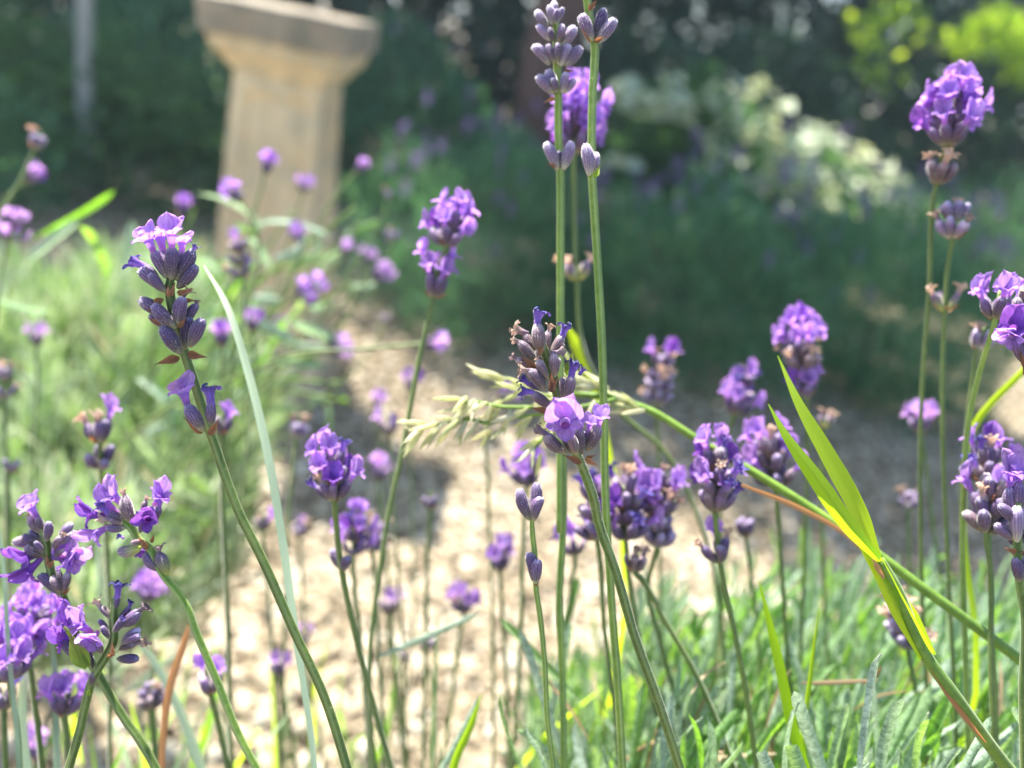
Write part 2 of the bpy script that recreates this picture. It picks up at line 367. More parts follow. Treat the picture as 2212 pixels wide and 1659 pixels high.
def lobe(v, f, o, ax, rad, tan, th0, th1, L, W, ruf, ph, rr, n=6, m=8):
    base = len(v); p = Vector(o)
    for i in range(n + 1):
        s = i / n; th = th0 + (th1 - th0) * s
        d = ax * math.cos(th) + rad * math.sin(th); nn = rad * math.cos(th) - ax * math.sin(th)
        if i: p = p + d * L / n
        w = W * math.sqrt(max(0, math.sin(math.pi * (.14 + .86 * s)))) * (.5 + .5 * min(1, s * 2.2))
        for j in range(m + 1):
            t = j / m * 2 - 1
            off = ruf * s * (math.sin(4.2 * t + ph) + .6 * math.sin(9 * t + ph * 2 + 3 * s)) - .18 * W * t * t
            v.append(p + tan * (t * w) + nn * off + d * (-.10 * L * t * t * s))
    for i in range(n):
        for j in range(m):
            a0 = base + i * (m + 1) + j; f.append((a0, a0 + 1, a0 + m + 2, a0 + m + 1))
def corolla_mesh(mat, var):
    """tube along +Z, upper lip towards +X"""
    k = ('open', mat, var)
    if k in CACHE: return CACHE[k]
    rr = random.Random(var * 31 + 2); v, f = [], []; Z = Vector((0, 0, 1)); seg = 12
    tl = rr.uniform(.36, .5)
    for i, (z, r) in enumerate([(-.05, .09), (.12, .10), (.25, .115), (tl - .06, .14), (tl, .165)]):
        for s in range(seg):
            an = 2 * math.pi * s / seg; v.append(Vector((math.cos(an) * r, math.sin(an) * r, z)))
    for i in range(4):
        for s in range(seg):
            a0, b0 = i * seg + s, i * seg + (s + 1) % seg; f.append((a0, b0, b0 + seg, a0 + seg))
    f.append(tuple(range(seg, 2 * seg)))
    for (ang, L, W, t0, t1) in ((27, .76, .36, .15, .8), (-27, .76, .36, .15, .9), (100, .40, .18, .4, 1.9), (-100, .40, .18, .4, 1.8), (180, .42, .21, .4, 2.0)):
        an = math.radians(ang + rr.uniform(-7, 7)); rad = Vector((math.cos(an), math.sin(an), 0)); tan = Z.cross(rad)
        lobe(v, f, rad * .13 + Z * (tl - .04), Z, rad, tan, t0 + rr.uniform(-.15, .15), t1 + rr.uniform(-.3, .3),
             L * rr.uniform(.88, 1.12), W * rr.uniform(.88, 1.1), .028, rr.random() * 6, rr, 8, 10)
    me = pymesh('corolla', v, f, [MAT[mat]]); at = me.attributes.new('rnd', 'FLOAT', 'POINT'); vals = [.5] * 60; lm = 99
    while len(vals) < len(v):
        q = rr.uniform(.25, .8); vals += [q + .22 * math.cos((i % 11) * 2.9) - .2 * (1 - (i // 11) / 8) for i in range(lm)]
    at.data.foreach_set('value', vals[:len(v)]); CACHE[k] = me; return me
def wither_mesh(mat, var):
    k = ('wither', mat, var)
    if k in CACHE: return CACHE[k]
    rr = random.Random(var * 17 + 9); v, f = [], []; Z = Vector((0, 0, 1)); seg = 14
    pr = [(-.06, .14), (.12, .16), (.3, .15), (.48, .20), (.62, .27), (.7, .29)]
    cx = rr.uniform(-.12, .12)
    for i, (z, r) in enumerate(pr):
        for s in range(seg):
            an = 2 * math.pi * s / seg; q = r * (1 + .16 * math.sin(3 * an + var + z * 7) + .1 * rr.uniform(-1, 1) * min(1, i))
            v.append(Vector((math.cos(an) * q + cx * z * z, math.sin(an) * q, z)))
    for i in range(len(pr) - 1):
        for s in range(seg):
            a0, b0 = i * seg + s, i * seg + (s + 1) % seg; f.append((a0, b0, b0 + seg, a0 + seg))
    for q in range(6):                                     # crumpled, inrolled lobes
        an = q * 1.047 + rr.uniform(-.25, .25); rad = Vector((math.cos(an), math.sin(an), 0)); tan = Z.cross(rad)
        lobe(v, f, rad * .24 + Z * rr.uniform(.55, .66) + Vector((cx * .4, 0, 0)), Z, rad, tan, rr.uniform(-.3, .7), rr.uniform(1.2, 3.6) * rr.choice([1, 1, -.8]),
             rr.uniform(.26, .5), rr.uniform(.09, .15), .05, rr.random() * 6, rr, 5, 5)
    CACHE[k] = pymesh('withered_corolla', v, f, [MAT[mat]]); return CACHE[k]
def bract_mesh(mat, var):
    k = ('bract', mat, var)
    if k in CACHE: return CACHE[k]
    rr = random.Random(var * 7 + 1); v, f = [], []; ns, m = 7, 4; cu = rr.uniform(-.5, .6)
    for i in range(ns + 1):
        s = i / ns; w = .20 * (math.sin(math.pi * min(1, s * 1.6 + .12)) if s < .3 else ((1 - s) / .7) ** 1.3) + .004
        for j in range(m + 1):
            t = j / m * 2 - 1
            v.append((t * w, cu * s * s * .5 + abs(t) * w * .9 + .05 * math.sin(7 * t + 9 * s + var), s + .02 * math.sin(5 * t)))
    for i in range(ns):
        for j in range(m):
            a0 = i * (m + 1) + j; f.append((a0, a0 + 1, a0 + m + 2, a0 + m + 1))
    CACHE[k] = pymesh('bract', v, f, [MAT[mat]]); return CACHE[k]

def orient(zdir, xhint):
    z = zdir.normalized(); x = xhint - z * xhint.dot(z)
    x = x.normalized() if x.length > 1e-6 else z.orthogonal().normalized()
    y = z.cross(x); return Matrix((x, y, z)).transposed()
def put(root, name, me, base, zdir, xhint, sx, sz=None):
    o = bpy.data.objects.new(name, me); link(o); o.parent = root
    R = orient(zdir, xhint).to_4x4(); sz = sz or sx
    o.matrix_local = Matrix.Translation(local(root, base)) @ R @ Matrix.Diagonal((sx, sx, sz, 1))
    return o
def add_stem(root, pts, radii, n=None, mat='stem', seg=12, fuzz=0, name='stem', groove=.13):
    n = n or max(8, len(pts) * 7)
    path = [local(root, p) for p in catmull(pts, n)]
    if isinstance(radii, (list, tuple)):
        rl = [float(np.interp(i / n, np.linspace(0, 1, len(radii)), radii)) for i in range(n + 1)]
    else: rl = [radii] * (n + 1)
    v, f = tube_data(path, rl, seg, groove); mi = [0] * len(f)
    mats = [MAT[mat]]
    if fuzz:
        hv, hf = hairs(path, rl, fuzz, .00028, len(pts)); o = len(v)
        v = v + hv; f = f + [tuple(i + o for i in t) for t in hf]; mi += [1] * len(hf); mats.append(MAT['hair'])
    me = pymesh(name, v, f, mats, True, mi)
    at = me.attributes.new('rnd', 'FLOAT', 'POINT'); vals = np.ones(len(v), np.float32)
    ring = np.clip(np.cos(4 * 2 * math.pi * np.arange(seg) / seg), 0, 1) if seg >= 16 else np.full(seg, .35)
    vals[:seg * (n + 1)] = np.tile(ring, n + 1); at.data.foreach_set('value', vals)
    return mesh_obj(name, me, root)

PALE = False
CAMBACK = CR @ Vector((0, 0, 1))      # towards the viewer
IMUP = CR @ Vector((0, 1, 0)); IMRT = CR @ Vector((1, 0, 0))
def top_on(root, tip, tdir, length, kind, rr, up, target=None):
    """what sits in the mouth of a calyx"""
    if kind is None: return
    if kind == 'open' and PALE: kind = 'open_pale'
    if kind in ('open', 'open_dark', 'open_pale'):
        put(root, 'corolla', corolla_mesh(kind, rr.randrange(5)), tip - tdir * .0004, tdir, up, length)
    else:
        put(root, 'withered_corolla', wither_mesh(kind, rr.randrange(4)), tip - tdir * .0004, tdir, up + Vector((rr.uniform(-1, 1), rr.uniform(-1, 1), 0)), length)

def calyx(root, base, tip, mat, rr, fat=1.0):
    d = tip - base; L = d.length
    put(root, 'calyx', calyx_mesh(mat, rr.randrange(4)), base, d, Vector((rr.uniform(-1, 1), rr.uniform(-1, 1), .2)), L * .95 * fat if L < .005 else .0058 * fat, L)

def to_ground(pts, base):
    """carry a stem that leaves the picture down to its root"""
    L = pts[-1]; b = Vector((base[0], base[1], 0))
    mid = L.lerp(b, .45) + Vector((0, 0, .05)); return pts + [mid, b]

def hero(label, crop, d, stem, items, base, rad=.00105, cat='flower', group=None, seed=1, fuzz=2500, stemmat='stem', dbot=None):
    rr = random.Random(seed); root = thing('lavender_flower', label, cat, (base[0], base[1], 0), group)
    n = len(stem); pts = []
    for i, s in enumerate(stem):
        c = s[2] if len(s) > 2 and isinstance(s[2], str) else crop
        q = i / max(1, n - 1); dd = d + ((dbot or d) - d) * q
        pts.append(P(*X(c, s[0], s[1]), dd))
    vis = len(pts)
    full = to_ground(pts, base)
    add_stem(root, full, [rad * .7] + [rad] * (len(full) - 1), n=len(full) * 9, mat=stemmat, seg=24, fuzz=fuzz)
    # denser fuzz only matters near the camera
    up = (pts[0] - pts[min(2, len(pts) - 1)]).normalized()
    for it in items:
        k = it[0]
        if k == 'c':
            _, bx, by, tx, ty, db, dt, mat, top = it[:9]
            b = P(*X(crop, bx, by), d + db * .001); t = P(*X(crop, tx, ty), d + dt * .001)
            calyx(root, b, t, mat, rr, it[10] if len(it) > 10 and it[10] else 1.)
            if top:
                kind = top[0] if isinstance(top, tuple) else top
                if isinstance(top, tuple):
                    q = P(*X(crop, top[1], top[2]), d + (dt + (top[3] if len(top) > 3 else 0)) * .001)
                    td = q - t; ln = td.length * (1.0 if kind in ('open', 'open_dark') else 1.15)
                    if kind in ('open', 'open_dark'): ln = td.length * (top[4] if len(top) > 4 else 1.1)
                else: td = t - b; ln = .0055
                up2 = up if abs(td.normalized().dot(up)) < .8 else (CAMBACK * -1)
                top_on(root, t, td.normalized(), ln, kind, rr, up2)
        elif k == 'o':      # free corolla facing a direction given in picture axes (right, up, to viewer)
            _, x, y, dz, dr, du, dv, size, mat, var = it[:10]
            o = P(*X(crop, x, y), d + dz * .001); ax = (IMRT * dr + IMUP * du + CAMBACK * dv).normalized()
            upv = it[10] if len(it) > 10 else (0, 1, 0)
            U = IMRT * upv[0] + IMUP * upv[1] + CAMBACK * upv[2]
            put(root, 'corolla', corolla_mesh(mat, var), o - ax * size * .5, ax, U, size)
        elif k == 'b':
            _, bx, by, tx, ty, dz, mat = it[:7]
            b = P(*X(crop, bx, by), d + dz * .001); t = P(*X(crop, tx, ty), d + (dz + (it[7] if len(it) > 7 else 0)) * .001)
            put(root, 'bract', bract_mesh(mat, rr.randrange(4)), b, t - b, CAMBACK.cross(t - b), (t - b).length)
        elif k == 'w':
            _, bx, by, tx, ty, dz, mat = it[:7]
            b = P(*X(crop, bx, by), d + dz * .001); t = P(*X(crop, tx, ty), d + (dz + (it[7] if len(it) > 7 else 0)) * .001)
            put(root, 'withered_corolla', wither_mesh(mat, rr.randrange(4)), b, t - b, CAMBACK, (t - b).length)
    return root

def whorl(root, node, axis, n, rr, style, size=1., sp=(.35, .85), ph=None, sr=.0008):
    """a ring of calyces round the stem"""
    u = axis.orthogonal().normalized(); w = axis.cross(u); ph = rr.random() * 6.28 if ph is None else ph
    for i in range(n):
        an = ph + 6.283 * i / n + rr.uniform(-.3, .3); rad = u * math.cos(an) + w * math.sin(an)
        al = rr.uniform(*sp); dr = (axis * math.cos(al) + rad * math.sin(al)).normalized()
        L = rr.uniform(.0052, .0066) * size; b = node + rad * sr; t = b + dr * L
        q = rr.random(); mat, top = 'calyx', None
        if style == 'open': mat = 'calyx'; top = 'open' if q < .88 else 'open_dark'
        elif style == 'fresh': mat = rr.choice(['calyx', 'calyx', 'calyx_dry']); top = 'open' if q < .36 else ('open_dark' if q < .46 else ('blue' if q < .6 else ('tan' if q < .68 else None)))
        elif style == 'mixed': mat = rr.choice(['calyx', 'calyx_dry']); top = 'open' if q < .28 else ('blue' if q < .4 else ('tan' if q < .62 else None))
        elif style == 'lilac': mat = 'calyx_lilac'; top = 'tan' if q < .3 else None
        elif style == 'dry': mat = 'calyx_dry'; top = 'tan' if q < .45 else ('grey' if q < .6 else None)
        elif style == 'green': mat = 'calyx_green'; top = 'tan' if q < .5 else None
        elif style == 'bud': mat = 'calyx'
        calyx(root, b, t, mat, rr, size)
        ln = rr.uniform(.0052, .0064) * size if top in ('open', 'open_dark') else rr.uniform(.0035, .005) * size
        top_on(root, t, dr, ln, top, rr, axis + rad * -.2)
    for i in range(2):
        an = ph + 3.14 * i; rad = u * math.cos(an) + w * math.sin(an)
        put(root, 'bract', bract_mesh('bract', rr.randrange(4)), node, (axis * .5 + rad), axis, rr.uniform(.003, .0045) * size)

def flower(label, d, head, stem, style, extra=(), base=None, db=None, size=1., seed=0, group=None, r=.00066, n=6, mat='stem', low=None, name='lavender_flower', step=.0042):
    """a blurred lavender flower: head = [(x,y) top, (x,y) bottom], stem continues below, picture positions"""
    global PALE
    rr = random.Random(seed * 7 + int(head[0][0])); PALE = d > .28 and rr.random() < .8
    A, B = P(*head[0], d), P(*head[1], d); allp = [A.lerp(B, .35), B]; N = len(stem)
    lean = rr.uniform(-70, 70) if d > .25 and stem[-1][1] > 1400 else 0
    for i, s in enumerate(stem): allp.append(P(s[0] + lean * ((i + 1) / N) ** 1.5, s[1], d + ((db or d) - d) * (i + 1) / N))
    if base is None: base = (allp[-1].x, allp[-1].y + .01)
    root = thing(name, label, 'flower', (base[0], base[1], 0), group)
    full = to_ground(allp, base)
    add_stem(root, full, [r * .6] + [r] * (len(full) - 1), mat=mat, seg=8)
    ax = (A - B).normalized(); H = (A - B).length - .0105 * size
    if style == 'open' and step < .005: n = 7; step = .0025
    k = max(1, int(round(max(H, 0) / (step * size))) + 1)
    for i in range(k):
        q = i / max(1, k - 1) if k > 1 else 0
        st = style if not (low and q < .45) else low
        whorl(root, B + ax * (H * q if H > 0 else 0), ax, n if i < k - 1 else max(4, n - 1), rr, st, size, (.4, .95) if i < k - 1 else (.1, .6))
    for (x, y, nn, st) in extra:
        pth = catmull(full, 120); t = [math.hypot(proj(p)[0] - x, proj(p)[1] - y) for p in pth]; j = max(1, int(np.argmin(t)))
        whorl(root, pth[j], (pth[j - 1] - pth[j]).normalized(), nn, rr, st, size, (.25, .7))
    return root

# ================================================================== SETTING
# ground: one sheet to the horizon, gently uneven close by
def hgt(x, y): return .012 * np.sin(x * 3.1 + 1) * np.cos(y * 2.3) + .006 * np.sin(x * 9 + y * 7)
def grid(x0, x1, y0, y1, n, z):
    xs, ys = np.meshgrid(np.linspace(x0, x1, n), np.linspace(y0, y1, n)); v = np.stack([xs, ys, z(xs, ys)], -1).reshape(-1, 3)
    i = np.arange(n - 1); a0 = (i[:, None] * n + i[None, :]).reshape(-1, 1); return v, np.hstack([a0, a0 + 1, a0 + n + 1, a0 + n])
v, q = grid(-60, 60, -20, 100, 90, lambda x, y: -.012 + 0 * x)
mesh_obj('ground', npmesh('ground', v, q, None, MAT['soil']), kind='structure')

# gravel path: pebbles, one heap nobody could count
def ico(sub):
    import bmesh
    bm = bmesh.new(); bmesh.ops.create_icosphere(bm, subdivisions=sub, radius=1)
    v = np.array([p.co[:] for p in bm.verts]); f = np.array([[w.index for w in p.verts] for p in bm.faces]); bm.free(); return v, f
def pebbles(pts, size, sub):
    iv, jf = ico(sub); N = len(pts); k = len(iv)
    sc = np.stack([NR.uniform(.75, 1.25, N), NR.uniform(.55, 1., N), NR.uniform(.4, .7, N)], 1) * size[:, None]
    warp = 1 + .14 * np.sin(iv[None, :, 0] * NR.uniform(1.5, 3, (N, 1)) + NR.uniform(0, 6, (N, 1))) + .12 * np.sin(iv[None, :, 1] * 2.6 + NR.uniform(0, 6, (N, 1))) * np.sin(iv[None, :, 2] * 2 + NR.uniform(0, 6, (N, 1)))
    L = iv[None] * warp[..., None] * sc[:, None, :]
    a1, a2 = NR.uniform(0, 6.28, N), NR.normal(0, .3, N)
    c, s_ = np.cos(a2), np.sin(a2)
    y = L[..., 1] * c[:, None] - L[..., 2] * s_[:, None]; z = L[..., 1] * s_[:, None] + L[..., 2] * c[:, None]
    c, s_ = np.cos(a1), np.sin(a1); x2 = L[..., 0] * c[:, None] - y * s_[:, None]; y2 = L[..., 0] * s_[:, None] + y * c[:, None]
    v = np.stack([x2, y2, z], -1) + pts[:, None, :]
    f = jf[None] + (np.arange(N) * k)[:, None, None]
    return v.reshape(-1, 3), f.reshape(-1, 3), np.repeat(NR.rand(N), k)
def jit(x0, x1, y0, y1, st):
    xs, ys = np.meshgrid(np.arange(x0, x1, st), np.arange(y0, y1, st)); n = xs.size
    return np.stack([xs.ravel() + NR.uniform(-.45, .45, n) * st, ys.ravel() + NR.uniform(-.45, .45, n) * st, np.zeros(n)], 1)
parts = []
pn = jit(-.95, 1.1, .5, 1.25, .0125); pn[:, 2] = hgt(pn[:, 0], pn[:, 1]) + NR.uniform(.0, .010, len(pn)); parts.append(pebbles(pn, .0045 + .0095 * NR.rand(len(pn)) ** 1.6, 2))
v, q, r = join(parts); me = npmesh('gravel', v, q, r, MAT['pebble']); mesh_obj('gravel', me, kind='stuff')
pf = jit(-2.2, 2.6, 1.25, 3.1, .0165); pf[:, 2] = hgt(pf[:, 0], pf[:, 1]) + NR.uniform(0, .008, len(pf))
v, q, r = pebbles(pf, NR.uniform(.0065, .0125, len(pf)), 1); mesh_obj('gravel', npmesh('gravel', v, q, r, MAT['pebble']), kind='stuff')

# stone pedestal
def box_loft(levels, chamfer=.006):
    """stack of square sections (z, half width) with cut corners"""
    v, f = [], []
    for z, h in levels:
        c = min(chamfer, h * .3)
        for (sx, sy) in ((1, 1), (-1, 1), (-1, -1), (1, -1)):
            if sx * sy > 0: v += [(sx * h, sy * (h - c), z), (sx * (h - c), sy * h, z)]
            else: v += [(sx * (h - c), sy * h, z), (sx * h, sy * (h - c), z)]
    for i in range(len(levels) - 1):
        for k in range(8):
            a0, b0 = i * 8 + k, i * 8 + (k + 1) % 8; f.append((a0, b0, b0 + 8, a0 + 8))
    f.append(tuple(range(8))[::-1]); n = len(v) - 8; f.append(tuple(range(n, n + 8))); return v, f
def roughen(me, amp, fr):
    from mathutils import noise as mn
    for p in me.vertices: p.co += Vector((mn.noise(p.co * fr), mn.noise(p.co * fr + Vector((9, 0, 0))), mn.noise(p.co * fr + Vector((0, 9, 0))))) * amp
c0 = P(746, 50, 1.31); PX, PY, PZ = c0.x - .126, c0.y + .126, c0.z; K = .762
ped = thing('stone_pedestal', 'tall weathered stone pedestal with square grey cap and tapering buff shaft, standing on gravel', 'pedestal', (PX, PY, 0))
def pedpart(name, lv, mat, ch=.006, rz=.02):
    lv = [(z, h * K) for z, h in lv]
    v, f = box_loft(lv, ch); me = pymesh(name, v, f, MAT[mat], False)
    import bmesh
    bm = bmesh.new(); bm.from_mesh(me); bmesh.ops.subdivide_edges(bm, edges=bm.edges[:], cuts=3, use_grid_fill=True); bm.to_mesh(me); bm.free()
    roughen(me, .004, 14); o = mesh_obj(name, me, ped); o.rotation_euler.z = rz; return o
pedpart('cap', [(PZ - .056, .156), (PZ - .052, .164), (PZ - .006, .167), (PZ, .163)], 'stone_grey', .005)
pedpart('moulding', [(PZ - .112, .100), (PZ - .103, .118), (PZ - .093, .124), (PZ - .078, .145), (PZ - .0565, .153)], 'stone', .010)
# shaft with sunk panels
def shaft():
    z0, z1, h0, h1 = .125, PZ - .111, .125 * K, .100 * K; v, f = [], []
    def ring(z, h, ins=0, m=.022):
        out = []
        for k in range(4):
            R = Matrix.Rotation(k * math.pi / 2, 3, 'Z')
            for (x, dy) in ((-h, 0), (-h + m, 0), (-h + m + .009, ins), (h - m - .009, ins), (h - m, 0)):
                out.append(R @ Vector((x, -h + dy, 0)) + Vector((0, 0, z)))
        return out
    lv = [(0, 0), (.05, 0), (.075, .012), (.5, .012), (.915, .012), (.94, 0), (1, 0)]
    for t, ins in lv: v += ring(z0 + (z1 - z0) * t, h0 + (h1 - h0) * t, ins)
    for i in range(len(lv) - 1):
        for k in range(20):
            a0, b0 = i * 20 + k, i * 20 + (k + 1) % 20; f.append((a0, b0, b0 + 20, a0 + 20))
    me = pymesh('shaft', v, f, MAT['stone'], False); o = mesh_obj('shaft', me, ped); o.rotation_euler.z = .02; return o
shaft()
pedpart('base', [(.055, .165), (.08, .160), (.1, .145), (.126, .134)], 'stone', .006)
pedpart('plinth', [(-.01, .185), (.05, .185), (.056, .180)], 'stone_grey', .008)

# far hedge, trees and their crowns
def blob(cx, cy, cz, rx, ry, rz, n, shell=.75, zmin=None):
    u = NR.randn(n, 3); u /= np.linalg.norm(u, axis=1, keepdims=True)
    lump = 1 + .18 * np.sin(u[:, 0] * 5 + cx * 3) * np.sin(u[:, 1] * 4 + cy) + .12 * np.sin(u[:, 2] * 9 + u[:, 0] * 7)
    r = (shell + (1 - shell) * NR.rand(n) ** .5) * lump
    p = np.stack([cx + u[:, 0] * rx * r, cy + u[:, 1] * ry * r, cz + u[:, 2] * rz * r], 1)
    if zmin is not None: k = p[:, 2] > zmin; p, u = p[k], u[k]
    return p, u
def crown(name, blobs, mat, size, parent=None, kind='stuff', prof='oval', up=.4, asp=.5):
    ps, us = zip(*[blob(*b) for b in blobs]); p = np.vstack(ps); u = np.vstack(us)
    clump = np.sin(p[:, 0] * 7) * np.sin(p[:, 1] * 6 + 1) * np.sin(p[:, 2] * 8)      # gaps between clumps of leaves
    k = clump > NR.uniform(-.9, .35, len(p)); p, u = p[k], u[k]
    n = len(p); d = u * .5 + NR.randn(n, 3) * .6 + np.array([0, 0, up])
    L = size * NR.uniform(.6, 1.3, n)
    v, q, r = leaf_mass(p, d, L, L * asp, NR.uniform(-.2, .4, n), prof)
    o = mesh_obj(name, npmesh(name, v, q, r, MAT[mat]), parent, kind=kind)
    if parent is not None: o.location = -Vector(parent.location)
    return o
def trunk(root, pts, radii, mat='bark', name='trunk'):
    path = [local(root, p) for p in catmull(pts, 14)]; rl = list(np.interp(np.linspace(0, 1, 15), np.linspace(0, 1, len(radii)), radii))
    v, f = tube_data(path, rl, 14, .06, 5); me = pymesh(name, v, f, MAT[mat]); roughen(me, .02, 5); return mesh_obj(name, me, root)
def tree(label, base, h, rad, crowns, mat, size, bark='bark', name='tree', lean=(0, 0)):
    x, y = base; root = thing(name, label, 'tree', (x, y, 0))
    top = Vector((x + lean[0], y + lean[1], h))
    t = trunk(root, [(x, y, -.05), (x + lean[0] * .3, y + lean[1] * .3, h * .5), top], [rad * 1.3, rad, rad * .7], bark)
    for i, b in enumerate(crowns):
        s = Vector((x, y, 0)).lerp(top, .75 + .05 * (i % 4)); c = Vector(b[:3])
        trunk(root, [s, s.lerp(c, .5) + Vector((0, 0, .12)), c], [rad * .5, rad * .3, rad * .12], bark, 'limb')
    crown('crown', crowns, mat, size, root); return root

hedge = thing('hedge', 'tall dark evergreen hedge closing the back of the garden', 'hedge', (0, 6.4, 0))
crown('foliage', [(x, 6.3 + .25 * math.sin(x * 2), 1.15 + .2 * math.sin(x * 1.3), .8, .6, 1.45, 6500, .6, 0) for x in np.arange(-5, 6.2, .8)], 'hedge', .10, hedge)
for x in np.arange(-4.6, 5.6, 1.7):
    trunk(hedge, [(x, 6.4, -.05), (x + .1, 6.45, 1), (x, 6.4, 2)], [.06, .05, .03], 'bark', 'stem')
def cr(x, y, z, r, n=4200): return (x, y, z, r, r * .95, r * .6, n, .3)
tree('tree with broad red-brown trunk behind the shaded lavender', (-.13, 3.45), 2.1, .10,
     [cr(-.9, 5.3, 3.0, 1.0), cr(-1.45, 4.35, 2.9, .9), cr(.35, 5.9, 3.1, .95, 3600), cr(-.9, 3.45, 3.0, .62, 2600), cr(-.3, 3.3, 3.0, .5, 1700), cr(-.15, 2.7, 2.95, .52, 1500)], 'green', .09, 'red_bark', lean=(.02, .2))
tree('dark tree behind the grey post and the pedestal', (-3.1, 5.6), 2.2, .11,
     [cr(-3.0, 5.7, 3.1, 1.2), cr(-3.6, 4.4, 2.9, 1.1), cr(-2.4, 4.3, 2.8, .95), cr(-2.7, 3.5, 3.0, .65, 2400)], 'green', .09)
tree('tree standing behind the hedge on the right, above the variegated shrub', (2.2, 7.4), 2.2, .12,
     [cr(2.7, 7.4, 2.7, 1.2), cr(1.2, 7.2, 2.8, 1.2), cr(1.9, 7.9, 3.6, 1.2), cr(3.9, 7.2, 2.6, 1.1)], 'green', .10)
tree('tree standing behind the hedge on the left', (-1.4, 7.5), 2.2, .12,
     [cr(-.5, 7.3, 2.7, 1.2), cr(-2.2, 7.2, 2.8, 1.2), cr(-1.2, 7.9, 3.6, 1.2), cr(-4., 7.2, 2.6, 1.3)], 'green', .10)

# bright overhanging branch, top right
bt = thing('tree', 'tree whose sunlit yellow-green branch hangs in from above on the right', 'tree', (3.6, 3.9, 0))
trunk(bt, [(3.6, 3.9, -.05), (3.5, 3.85, 1.2), (3.4, 3.8, 2.6)], [.09, .075, .05])
def pxblob(x, y, d, wpx, hpx, dr, n, sh=.2):
    c = P(x, y, d); s = d / FPX; return (c.x, c.y, c.z, wpx * s, dr, hpx * s, n, sh)
trunk(bt, [(3.45, 3.85, 1.5), P(2300, 20, 3.9), P(2120, 80, 3.8), P(1980, 120, 3.75)], [.04, .022, .012, .005], name='limb')
crown('leaf_spray', [pxblob(2170, 75, 3.8, 80, 45, .2, 330), pxblob(2070, 95, 3.75, 60, 22, .12, 120), pxblob(2250, 130, 3.9, 70, 50, .2, 200),
      pxblob(1930, 70, 3.9, 100, 60, .2, 210), pxblob(1900, 150, 3.8, 50, 35, .15, 40)], 'bright', .06, bt, asp=.55)
gt = thing('shrub', 'dark green shrub below the bright branch, at the right edge', 'shrub', (2.6, 4.9, 0))
trunk(gt, [(2.6, 4.9, -.05), (2.55, 4.85, .5), (2.5, 4.8, .9)], [.03, .02, .01], name='stem')
crown('foliage', [(2.3, 4.8, .9, .9, .4, .42, 2300, .3, .1), (1.5, 5.2, .75, .7, .4, .35, 1300, .3, .1), (3.3, 4.6, .6, .7, .5, .6, 1500, .3, .05)], 'hedge', .065, gt)

# grey post behind the pedestal's left
pw = [P(197, -60, 2.5), P(186, 205, 2.5)]; pb = G(180, 420)
pt = thing('wooden_post', 'slim pale grey wooden post standing among shrubs left of the pedestal', 'post', (pw[1].x - .01, pw[1].y, 0))
v, f = box_loft([(-.02, .022), (1.08, .022), (1.10, .017)], .006); o = mesh_obj('shaft', pymesh('shaft', v, f, MAT['post'], False), pt)
tp = (pw[0] - pw[1]).normalized(); o.rotation_euler = (0, .02, .4)
v, f = box_loft([(1.101, .030), (1.125, .030), (1.135, .02)], .006); mesh_obj('cap', pymesh('cap', v, f, MAT['post'], False), pt).rotation_euler = (0, .02, .4)

# low shrubs in half shade behind the pedestal
def shrub(label, blobs, mat, size, name='shrub', prof='oval', asp=.5, up=.5, spikes=0, cat='shrub'):
    b = blobs[0]; root = thing(name, label, cat, (b[0], b[1], 0))
    trunk(root, [(b[0], b[1], -.02), (b[0] + .02, b[1], b[2] * .5), (b[0], b[1], b[2])], [.018, .012, .006], 'wood', 'stem')
    crown('foliage', blobs, mat, size, root, prof=prof, asp=asp, up=up)
    if spikes:
        pts = []; dd = []
        for q in blobs:
            n = spikes; an = NR.rand(n) * 6.28; rr_ = NR.rand(n) ** .5
            x = q[0] + np.cos(an) * rr_ * q[3]; y = q[1] + np.sin(an) * rr_ * q[4]; z = q[2] + q[5] * np.sqrt(np.maximum(0, 1 - rr_ ** 2)) + NR.uniform(-.02, .13, n)
            for k in range(n):
                m = 22; t = NR.rand(m); pts.append(np.stack([x[k] + NR.normal(0, .004, m), y[k] + NR.normal(0, .004, m), z[k] + t * .035], 1)); dd.append(NR.randn(m, 3) * .7 + [0, 0, .5])
        p = np.vstack(pts); n = len(p); v, q_, r = leaf_mass(p, np.vstack(dd), NR.uniform(.006, .011, n), NR.uniform(.004, .006, n), np.zeros(n), 'tiny')
        o = mesh_obj('blooms', npmesh('blooms', v, q_, r, MAT['purple_far']), root, kind='stuff'); o.location = -Vector(root.location)
    return root
def LB(x, y, r, h, n=3000): return (x, y, h * .45, r, r * .9, h * .66, int(n * 2.6), .4, 0)
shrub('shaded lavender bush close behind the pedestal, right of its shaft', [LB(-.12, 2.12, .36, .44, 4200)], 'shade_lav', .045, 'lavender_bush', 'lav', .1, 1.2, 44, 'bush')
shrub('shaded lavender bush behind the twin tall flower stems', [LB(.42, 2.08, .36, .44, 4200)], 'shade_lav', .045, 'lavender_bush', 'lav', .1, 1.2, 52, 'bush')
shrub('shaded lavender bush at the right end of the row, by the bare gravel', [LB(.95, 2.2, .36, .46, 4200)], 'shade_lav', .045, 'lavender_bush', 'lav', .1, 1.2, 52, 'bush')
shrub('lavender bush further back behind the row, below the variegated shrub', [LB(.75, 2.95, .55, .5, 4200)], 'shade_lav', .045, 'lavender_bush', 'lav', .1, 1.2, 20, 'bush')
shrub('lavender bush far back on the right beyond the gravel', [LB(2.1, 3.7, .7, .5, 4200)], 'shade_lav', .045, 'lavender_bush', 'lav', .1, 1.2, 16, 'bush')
shrub('low green bush left of the pedestal shaft', [(-1.35, 2.75, .12, .6, .45, .33, 9000, .4, 0)], 'green', .04, asp=.4)
